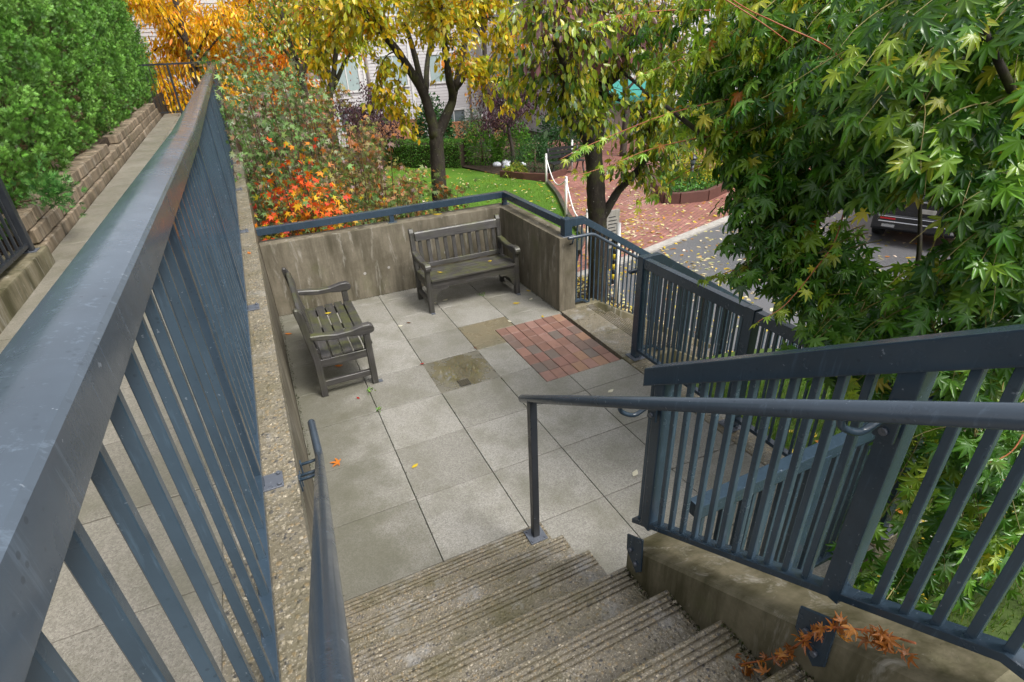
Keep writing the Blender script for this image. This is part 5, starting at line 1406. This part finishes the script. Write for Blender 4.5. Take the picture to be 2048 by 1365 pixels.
sheet('planting_bed', [(6.9, 14.35), (7.3, 13.25), (8.0, 12.55), (8.9, 13.0), (11.5, 16.0), (11.0, 19.5), (6.0, 20), (6.4, 16.4)], MT['soil'], GZ + 0.02)
eg = thing('bed_edging', (7.5, 13, -1.2), 'dark red timber edging of the planted bed beside the lawn', 'edging')
for (a, b) in (((6.85, 13.95), (7.35, 13.1)), ((7.35, 13.1), (8.0, 12.45)), ((8.0, 12.45), (8.9, 12.9))):
    obj('timber', rail_path([(a[0], a[1], GZ + 0.22), (b[0], b[1], GZ + 0.22)], 0.12, 0.26, 0.01), MT['edging'], eg)
for k in range(9):
    s = thing('rock', (8.0 + random.uniform(-0.5, 0.5), 15.6 + random.uniform(-0.4, 0.4), GZ), 'pale rounded rock in the planted bed', 'rock', 'pale rocks in the planted bed')
    bm = bmesh.new(); bmesh.ops.create_icosphere(bm, subdivisions=2, radius=random.uniform(0.1, 0.2))
    for v in bm.verts: v.co.z *= 0.6; v.co += Vector((random.uniform(-1, 1), random.uniform(-1, 1), random.uniform(-1, 1))) * 0.015; v.co += s.location + Vector((0, 0, 0.06))
    obj('rock_body', frombm(bm, True), MT['stone'], s)

# hexagonal planter with lamp on the plaza
pl = thing('planter', (10.3, 8.9, -1.2), 'angular dark red timber planter bed on the brick plaza', 'planter')
PLP = [(10.75, 10.35), (9.95, 9.2), (9.2, 7.85), (9.52, 7.6), (10.35, 7.42), (11.85, 8.0), (12.6, 9.3), (12.1, 10.6)]
for a, b in zip(PLP, PLP[1:] + PLP[:1]): obj('timber', rail_path([(a[0], a[1], GZ + 0.3), (b[0], b[1], GZ + 0.3)], 0.14, 0.32, 0.01), MT['edging'], pl)
o = obj('planting_soil', prism(PLP, GZ, GZ + 0.2), MT['soil'], pl)
n = 5000
P = np.stack([RNG.uniform(9.2, 12.4, n), RNG.uniform(7.5, 10.5, n), np.full(n, GZ + 0.25)], 1)
def inside(P, poly):
    c = np.zeros(len(P), bool); m = len(poly)
    for i in range(m):
        x1, y1 = poly[i]; x2, y2 = poly[(i + 1) % m]
        k_ = ((y1 > P[:, 1]) != (y2 > P[:, 1])) & (P[:, 0] < (x2 - x1) * (P[:, 1] - y1) / (y2 - y1 + 1e-12) + x1); c ^= k_
    return c
P = P[inside(P, [((x - 10.6) * 0.93 + 10.6, (y - 8.9) * 0.93 + 8.9) for x, y in PLP])]; P[:, 2] += RNG.uniform(0, 0.12, len(P)); n = len(P)
obj('ground_cover', leaf_mesh(P, rv(n) + np.array((0, 0, 0.5)), rv(n) + np.array((0, 0, 1)), RNG.uniform(0.06, 0.1, n), T_OV, pick_cols(n, [(3, (0.05, 0.16, 0.02)), (3, (0.09, 0.25, 0.03)), (1, (0.03, 0.09, 0.02))])), MT['leaf_dull'], pl)['kind'] = 'stuff'
bush('golden yellow-green shrub in the plaza planter', 11.1, 8.7, 0.85, 0.75, [(4, (0.36, 0.36, 0.02)), (3, (0.5, 0.44, 0.03)), (2, (0.2, 0.26, 0.02))], 1500, (0.07, 0.11), T_OVN, GZ + 0.2)
bush('dark shrub behind the lamp in the plaza planter', 11.3, 9.7, 0.9, 0.7, G1p, 1200, (0.08, 0.12), T_OV, GZ + 0.2)
lm = thing('bollard_lamp', (10.55, 8.35, GZ + 0.2), 'black bollard lamp standing in the plaza planter', 'lamp')
obj('post', tube_me([(10.55, 8.35, GZ + 0.2), (10.55, 8.35, GZ + 0.85)], 0.055, 10), MT['dark'], lm)
obj('lantern', tube_me([(10.55, 8.35, GZ + 0.85), (10.55, 8.35, GZ + 1.0)], 0.075, 10), MT['glass'], lm)
obj('cap', tube_me([(10.55, 8.35, GZ + 1.0), (10.55, 8.35, GZ + 1.03), (10.55, 8.35, GZ + 1.12)], [0.13, 0.125, 0.03], 12), MT['dark'], lm)

# white chain posts along the lawn edge
CP = [(7.62, 11.95, 0.95), (6.15, 8.15, 1.05), (5.0, 5.3, 1.0), (9.6, 13.6, 1.0)]
for i, (x, y, h_) in enumerate(CP):
    t = thing('chain_post', (x, y, GZ), ('slim white post by the corner of the planted bed', 'slim white post on the lawn edge beyond the patio wall', 'slim white post behind the stout tree', 'slim white post by the plaza bench')[i], 'post')
    obj('shaft', tube_me([(x, y, GZ), (x, y, GZ + h_)], 0.035, 10), MT['white'], t)
    obj('cap', tube_me([(x, y, GZ + h_), (x, y, GZ + h_ + 0.03)], [0.045, 0.03], 10), MT['white'], t)
for (a, b, lb) in ((CP[0], CP[1], 'white rope sagging between the posts along the lawn edge'), (CP[1], CP[2], 'white rope running from the lawn-edge post towards the stout tree')):
    t = thing('rope', ((a[0] + b[0]) / 2, (a[1] + b[1]) / 2, GZ), lb, 'rope')
    pts = [Vector((a[0], a[1], GZ + a[2] - 0.06)).lerp(Vector((b[0], b[1], GZ + b[2] - 0.06)), k / 12) + Vector((0, 0, -0.45 * math.sin(math.pi * k / 12))) for k in range(13)]
    obj('strand', tube_me(pts, 0.018, 6), MT['white'], t)
lt = thing('timber_edge', (6.6, 10, GZ), 'weathered timber edging between lawn and brick plaza', 'edging')
LE = [(4.9, 5.5), (5.6, 6.4), (6.28, 8.3), (7.13, 10.3), (7.78, 12.2)]
for a, b in zip(LE, LE[1:]): obj('timber', rail_path([(a[0], a[1], GZ + 0.1), (b[0], b[1], GZ + 0.1)], 0.12, 0.14, 0.008), MT['woody'], lt)
# small notice on a post
nb = thing('notice_board', (5.0, 4.45, GZ), 'small grey notice board beside the stout tree', 'sign')
obj('post', box((4.97, 4.42, GZ), (5.05, 4.50, -0.45)), MT['woodz'], nb)
obj('panel', box((4.85, 4.38, -0.75), (5.15, 4.415, 0.02), 0.004), MT['kerb'], nb)
for k in range(9): obj('text_line', box((4.89, 4.374, -0.68 + k * 0.07), (5.11 - 0.03 * (k % 3), 4.379, -0.665 + k * 0.07)), MT['dark'], nb)
tp = thing('marker_post', (4.62, 3.75, GZ), 'yellow and black striped marker post behind the lower stairs fence', 'post')
for k in range(9): obj('stripe', tube_me([(4.62, 3.75, GZ + 0.1 * k), (4.62, 3.75, GZ + 0.1 * (k + 1))], 0.045, 8), MT['yellow' if k % 2 else 'dark'], tp)
pp = thing('drain_pipe', (4.25, 3.0, GZ), 'white pipe leaning beside the stout trunk', 'pipe')
obj('pipe', tube_me([(4.16, 2.95, GZ), (4.42, 3.4, 0.1)], 0.04, 10), MT['white'], pp)
# plaza bench
pb = thing('plaza_bench', (8.9, 12.9, GZ), 'dark metal bench at the back of the brick plaza', 'bench')
for k in range(4): obj('slat', box((8.35, 12.78 + 0.1 * k, GZ + 0.42), (9.65, 12.86 + 0.1 * k, GZ + 0.45)), MT['dark'], pb)
for k in range(3): obj('back_slat', box((8.35, 13.2 + 0.02 * k, GZ + 0.55 + 0.13 * k), (9.65, 13.23 + 0.02 * k, GZ + 0.64 + 0.13 * k)), MT['dark'], pb)
for x in (8.4, 9.6):
    obj('leg', tube_me(smooth_path([(x, 12.75, GZ), (x, 12.85, GZ + 0.3), (x, 12.78, GZ + 0.44)], 4), 0.03, 6), MT['dark'], pb)
    obj('leg', tube_me(smooth_path([(x, 13.35, GZ), (x, 13.18, GZ + 0.35), (x, 13.26, GZ + 0.9)], 4), 0.03, 6), MT['dark'], pb)

# ------------------------------------------------------------------ parked car (rear towards the stairs)
car = thing('parked_car', (11.15, 2.1, GZ - 0.03), 'black sport utility car parked on the wet street behind the maple', 'car')
car.rotation_euler = (0, 0, math.atan2(0.41, 0.91))
def cpart(name, me, mat, par=None):
    o = bpy.data.objects.new(name, me); COL.objects.link(o); me.materials.append(MT[mat]); o.parent = par or car; return o
def loft(secs, smooth=True, bev=0):
    """secs: list of (x, halfwidth_bottom, halfwidth_top, zb, zt)"""
    bm = bmesh.new(); rings = []
    for x, wb_, wt, zb, zt in secs:
        zm = zb + (zt - zb) * 0.55; wm = max(wb_, wt) * 1.0 + 0.01
        rings.append([bm.verts.new((x, y, z)) for y, z in ((-wb_, zb), (wb_, zb), (wm, zm), (wt, zt - 0.03), (wt * 0.9, zt), (-wt * 0.9, zt), (-wt, zt - 0.03), (-wm, zm))])
    for a, b in zip(rings, rings[1:]):
        for i in range(8): bm.faces.new([a[i], a[(i + 1) % 8], b[(i + 1) % 8], b[i]])
    bm.faces.new(rings[0]); bm.faces.new(rings[-1])
    bmesh.ops.recalc_face_normals(bm, faces=bm.faces)
    bevel(bm, 0.02, 2, 25)
    return frombm(bm, smooth)
cpart('body', loft([(0.0, 0.84, 0.86, 0.38, 0.98), (0.06, 0.92, 0.92, 0.30, 1.05), (0.8, 0.94, 0.92, 0.26, 1.06), (2.6, 0.94, 0.92, 0.26, 1.04), (3.9, 0.93, 0.88, 0.28, 0.98), (4.5, 0.88, 0.80, 0.3, 0.82), (4.65, 0.78, 0.7, 0.4, 0.7)]), 'carpaint')
cab = cpart('cabin', loft([(0.10, 0.88, 0.76, 1.0, 1.04), (0.42, 0.87, 0.70, 1.0, 1.62), (0.9, 0.87, 0.68, 1.0, 1.70), (2.1, 0.87, 0.67, 1.0, 1.68), (2.9, 0.86, 0.70, 1.0, 1.3), (3.3, 0.85, 0.75, 0.98, 1.02)]), 'carpaint')
bm = bmesh.new(); q = [bm.verts.new(p) for p in ((0.115, -0.70, 1.10), (0.115, 0.70, 1.10), (0.385, 0.60, 1.56), (0.385, -0.60, 1.56))]; bm.faces.new(q)
for v in bm.verts: v.co.x -= 0.03
cpart('rear_window', frombm(bm), 'glass', cab)
for s in (-1, 1):
    bm = bmesh.new(); q = [bm.verts.new(p) for p in ((0.6, s * 0.90, 1.08), (2.7, s * 0.895, 1.08), (2.1, s * 0.735, 1.58), (0.75, s * 0.74, 1.60))]; bm.faces.new(q)
    cpart('side_window', frombm(bm), 'glass', cab)
    cpart('tail_light', box((-0.012, min(s * 0.90, s * 0.55), 0.90), (0.14, max(s * 0.90, s * 0.55), 1.01), 0.02, 2), 'redlamp')
    cpart('reflector', box((-0.06, min(s * 0.78, s * 0.5), 0.56), (0.02, max(s * 0.78, s * 0.5), 0.60), 0.008), 'redlamp')
    cpart('exhaust_tip', box((-0.075, min(s * 0.72, s * 0.48), 0.40), (0.05, max(s * 0.72, s * 0.48), 0.47), 0.015, 2), 'chrome')
    for x in (0.85, 3.65):
        w_ = cpart('wheel', tube_me([(x, s * 0.72, 0.36), (x, s * 0.94, 0.36)], 0.36, 24), 'tyre')
        cpart('rim', tube_me([(x, s * 0.90, 0.36), (x, s * 0.955, 0.36)], [0.25, 0.22], 20), 'chrome', w_)
cpart('rear_bumper', box((-0.055, -0.90, 0.36), (0.10, 0.90, 0.66), 0.04, 3), 'carpaint')
cpart('bumper_trim', box((-0.066, -0.80, 0.50), (0.0, 0.80, 0.525), 0.006), 'chrome')
cpart('bumper_trim', box((-0.070, -0.82, 0.615), (0.0, 0.82, 0.632), 0.005), 'chrome')
cpart('tailgate_trim', box((-0.014, -0.54, 0.955), (0.1, 0.54, 0.975), 0.004), 'chrome')
cpart('number_plate', box((-0.016, -0.15, 0.74), (0.02, 0.15, 0.83), 0.004), 'kerb')

# ------------------------------------------------------------------ fallen leaves
FL = {'yellow': (0.66, 0.48, 0.04), 'pale': (0.78, 0.74, 0.58), 'orange': (0.70, 0.22, 0.03), 'brown': (0.12, 0.055, 0.03), 'red': (0.42, 0.035, 0.03), 'pink': (0.72, 0.38, 0.33)}
def fallen(x, y, z, size, rot, colr, label, tmpl=None, group=None, tilt=0.0):
    me = leaf_mesh([[0, 0, 0]], [[0, 1, 0]], [[0, 0, 1]], [1.0], tmpl or ovate_template(0.24, -0.06, -0.03), [FL[colr]])
    o = bpy.data.objects.new('fallen_leaf', me); COL.objects.link(o); me.materials.append(MT['leaf'])
    o.location = (x, y, z + 0.008); o.scale = (size,) * 3; o.rotation_euler = (R(tilt), R(random.uniform(-6, 6)), R(rot))
    return finish(o, label, 'leaf', group)
T_FM = maple_template(5, True, -0.1)
PAT = [
 (1.55, 1.47, 0.0, 0.10, 80, 'yellow', 'bright yellow leaf lying flat on the pavers in front of the far bench'), (1.75, 1.52, 0.0, 0.085, 130, 'pale', 'pale curled leaf beside the yellow one in front of the far bench'),
 (1.84, 1.72, 0.0, 0.08, 40, 'yellow', 'yellow leaf lying at the foot of the side wall'), (1.22, 1.02, 0.0, 0.07, 20, 'pale', 'pale leaf at the upper corner of the brick insert'), (1.62, 1.0, 0.0, 0.07, 160, 'yellow', 'yellow leaf on the edge of the brick insert'),
 (0.06, 1.60, 0.0, 0.075, 95, 'pale', 'pale oval leaf near the front leg of the far bench'), (0.16, 1.61, 0.0, 0.06, 60, 'brown', 'brown crumpled leaf near the front leg of the far bench'), (0.78, 2.05, 0.0, 0.09, 110, 'pale', 'pale leaf in the shade under the far bench'),
 (0.60, 1.98, 0.0, 0.06, 10, 'pale', 'small white leaf under the far bench'), (0.02, 0.62, 0.0, 0.055, 100, 'red', 'small dark red leaf above the puddle'), (-0.49, -0.86, 0.0, 0.07, 120, 'yellow', 'curled yellow leaf on the middle pavers'),
 (-1.05, -0.55, 0.0, 0.075, 70, 'orange', 'orange lobed leaf beside the end of the wall handrail'), (1.45, -0.73, 0.0, 0.085, 110, 'pale', 'white leaf on the paver below the brick insert'), (0.98, -1.72, 0.0, 0.09, 125, 'pale', 'white leaf beside the post of the stair fence'),
 (1.45, -1.95, 0.0, 0.075, 110, 'pink', 'pink leaf on the pavers behind the stair fence'), (0.62, 0.63, 0.0, 0.05, 30, 'brown', 'tiny brown leaf on the damp paver beside the bricks'), (-0.72, 0.28, 0.0, 0.045, 30, 'red', 'dark red leaf by the leg of the mossy bench'),
 (-1.16, 2.05, 0.0, 0.09, 70, 'orange', 'orange leaf on the green-stained paver behind the mossy bench'), (-0.75, 1.0, 0.0, 0.09, 80, 'orange', 'orange leaf on the pavers under the mossy bench'), (0.42, -2.55, 0.0, 0.05, 30, 'brown', 'brown leaf on the paver beside the stair end'),
]
for q in PAT: fallen(*q, tmpl=T_FM if 'lobed' in q[6] else None)
fallen(-0.72, 1.42, 0.432, 0.075, 90, 'yellow', 'yellow leaf lying on the mossy bench seat')
fallen(0.72, 1.93, 0.428, 0.08, 60, 'yellow', 'yellow leaf on the left end of the far bench seat'); fallen(1.42, 2.0, 0.425, 0.07, 100, 'yellow', 'yellow leaf on the right part of the far bench seat')
fallen(1.06, 2.79, 0.92, 0.15, 85, 'yellow', 'pale yellow leaf lying on the wall top behind the far bench')
fallen(-1.34, 1.6, z0(1.6) + 0.02, 0.07, 20, 'orange', 'small brown-orange leaf on the pebbled wall top')
for k in range(230):
    x = random.uniform(0.5, 4.2); y = random.uniform(-4.6, -1.6)
    if y > -3.1 and x < 2.3: continue
    fallen(x, y, bank_z(x, y) + 0.01, random.uniform(0.07, 0.115), random.uniform(0, 360), random.choice(('yellow', 'yellow', 'pale', 'orange')), 'fallen yellowing leaf on the mossy grass under the maple', group='fallen leaves under the maple', tilt=random.uniform(-12, 12))
# weeds in the joints
for i, (x, y, lb) in enumerate(((-0.61, 0.36, 'tiny weed sprouting at the leg of the mossy bench'), (-0.6, 0.02, 'tiny weed in the paver joint near the mossy bench'), (1.22, 1.95, 'small weed growing under the far bench'), (-3.22, 1.9, 'small weed along the foot of the mossy footing'))):
    zb = 0.0 if x > -2 else z0(y)
    t = thing('weed', (x, y, zb), lb, 'weed'); n = 16
    obj('leaves', leaf_mesh(np.array((x, y, zb + 0.012)) + rv(n, 0.02) * np.array((1, 1, 0.3)), rv(n) + np.array((0, 0, 0.4)), rv(n) + np.array((0, 0, 1)), RNG.uniform(0.015, 0.035, n), T_OV, pick_cols(n, [(1, (0.10, 0.24, 0.03)), (1, (0.25, 0.42, 0.05))])), MT['leaf'], t)
# leaf litter too small to count on lawn, plaza, street and bed
def litter(name, poly, z, n, size, pal, label, dens=None):
    P = np.stack([RNG.uniform(min(p[0] for p in poly), max(p[0] for p in poly), n), RNG.uniform(min(p[1] for p in poly), max(p[1] for p in poly), n), np.full(n, 0.0)], 1)
    P = P[inside(P, poly)]
    if dens is not None: P = P[RNG.random(len(P)) < dens(P)]
    P[:, 2] = z + 0.012; n = len(P)
    D = rv(n); D[:, 2] *= 0.12
    o = obj(name, leaf_mesh(P, D, rv(n, 0.18) + np.array((0, 0, 1)), RNG.uniform(size[0], size[1], n), T_OV, pick_cols(n, pal, 0.2)), MT['leaf'])
    o['kind'] = 'stuff'; o['label'] = label
LP_ = [(4, (0.62, 0.46, 0.05)), (4, (0.68, 0.60, 0.30)), (2, (0.72, 0.64, 0.45)), (1, (0.5, 0.22, 0.04))]
litter('leaf_litter', LAWN, GZ + 0.02, 6500, (0.08, 0.14), LP_, 'yellow fallen leaves scattered over the lawn', lambda P: 0.25 + 0.75 * np.exp(-((P[:, 0] - 2.6) ** 2 + (P[:, 1] - 6.4) ** 2) / 14))
litter('leaf_litter', [(4.25, 4.55), (8.5, 5.62), (13, 6.9), (13, 12), (8.2, 13.4), (7.2, 10.3), (5.6, 6.4)], GZ + 0.006, 4500, (0.09, 0.15), LP_, 'pale fallen leaves scattered over the brick plaza', lambda P: 0.25 + 0.75 * np.exp(-((P[:, 0] - 6) ** 2 + (P[:, 1] - 5.6) ** 2) / 9))
litter('leaf_litter', [(4.2, -0.4), (4.2, 4.35), (8.55, 5.4), (13, 6.65), (13, -2), (7, -2)], GZ - 0.03, 3600, (0.08, 0.14), LP_, 'pale fallen leaves scattered over the wet street', lambda P: 0.15 + 0.85 * np.exp(-((P[:, 0] - 5.5) ** 2 + (P[:, 1] - 4) ** 2) / 8))
litter('leaf_litter', [(2.1, 1.14), (4.3, 1.14), (4.3, 4.5), (2.2, 2.9)], GZ, 1700, (0.07, 0.12), LP_, 'thick yellow leaves on the soil between the lower stairs and the stout tree')
litter('leaf_litter', [(-1.2, 2.95), (2.1, 2.95), (2.1, 7), (-1.2, 7)], GZ, 900, (0.06, 0.1), [(2, (0.4, 0.2, 0.05)), (1, (0.6, 0.3, 0.05))], 'russet leaves on the soil under the thicket')
# grass blades near the patio on the bank, and short moss on the lawn
def blades(name, n, fx_, fy_, zf, size, label):
    x = RNG.uniform(*fx_, n); y = RNG.uniform(*fy_, n); z = np.array([zf(a, b) for a, b in zip(x, y)])
    V = np.array([(-0.05, 0, 0), (0.05, 0, 0), (0.02, 0.6, 0.03), (0.0, 1, 0.12)]); F = np.array([(0, 1, 2), (0, 2, 3)])
    D = rv(n, 0.35); D[:, 2] = 1
    o = obj(name, leaf_mesh(np.stack([x, y, z], 1), D, rv(n), RNG.uniform(size[0], size[1], n), (V, F), pick_cols(n, [(3, (0.07, 0.17, 0.012)), (3, (0.11, 0.23, 0.016)), (1, (0.17, 0.2, 0.03))])), MT['leaf_dull'])
    o['kind'] = 'stuff'; o['label'] = label
blades('grass', 30000, (0.4, 4.6), (-5.4, -3.02), bank_z, (0.03, 0.07), 'short mossy grass between the stair kerb and the maple')
blades('grass', 22000, (2.2, 4.6), (-3.02, -0.9), bank_z, (0.03, 0.07), 'short mossy grass on the bank under the maple')
blades('grass', 26000, (0.5, 7.2), (4.5, 14.0), lambda a, b: GZ if inside(np.array([[a, b]]), LAWN)[0] else GZ - 0.3, (0.04, 0.08), 'short green grass of the lawn')

# moss and dirt gathered where stairs, kerb and walls meet the floor
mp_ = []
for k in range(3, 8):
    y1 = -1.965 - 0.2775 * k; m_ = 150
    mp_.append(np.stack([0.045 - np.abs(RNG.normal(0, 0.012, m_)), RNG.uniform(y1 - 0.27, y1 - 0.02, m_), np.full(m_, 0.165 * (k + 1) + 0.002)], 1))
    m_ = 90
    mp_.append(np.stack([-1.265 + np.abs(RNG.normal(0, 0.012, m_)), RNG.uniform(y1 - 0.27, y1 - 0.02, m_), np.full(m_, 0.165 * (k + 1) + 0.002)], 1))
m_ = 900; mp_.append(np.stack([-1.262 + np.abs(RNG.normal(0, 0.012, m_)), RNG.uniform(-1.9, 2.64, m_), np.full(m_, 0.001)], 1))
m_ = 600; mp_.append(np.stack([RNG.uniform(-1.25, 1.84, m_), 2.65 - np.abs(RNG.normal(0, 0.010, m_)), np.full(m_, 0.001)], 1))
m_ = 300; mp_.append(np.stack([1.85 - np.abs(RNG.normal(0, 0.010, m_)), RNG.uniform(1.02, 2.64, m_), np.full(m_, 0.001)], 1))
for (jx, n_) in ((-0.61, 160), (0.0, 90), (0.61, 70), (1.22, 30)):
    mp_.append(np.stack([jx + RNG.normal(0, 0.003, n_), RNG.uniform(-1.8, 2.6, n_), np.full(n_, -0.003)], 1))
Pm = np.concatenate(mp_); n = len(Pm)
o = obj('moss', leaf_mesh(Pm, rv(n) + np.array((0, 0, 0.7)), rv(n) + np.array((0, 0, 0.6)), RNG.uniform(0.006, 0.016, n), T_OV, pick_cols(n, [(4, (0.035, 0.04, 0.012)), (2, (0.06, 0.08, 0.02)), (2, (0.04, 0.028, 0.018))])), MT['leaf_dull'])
o['kind'] = 'stuff'; o['label'] = 'dark moss and dirt in the corners of the stairs and patio'
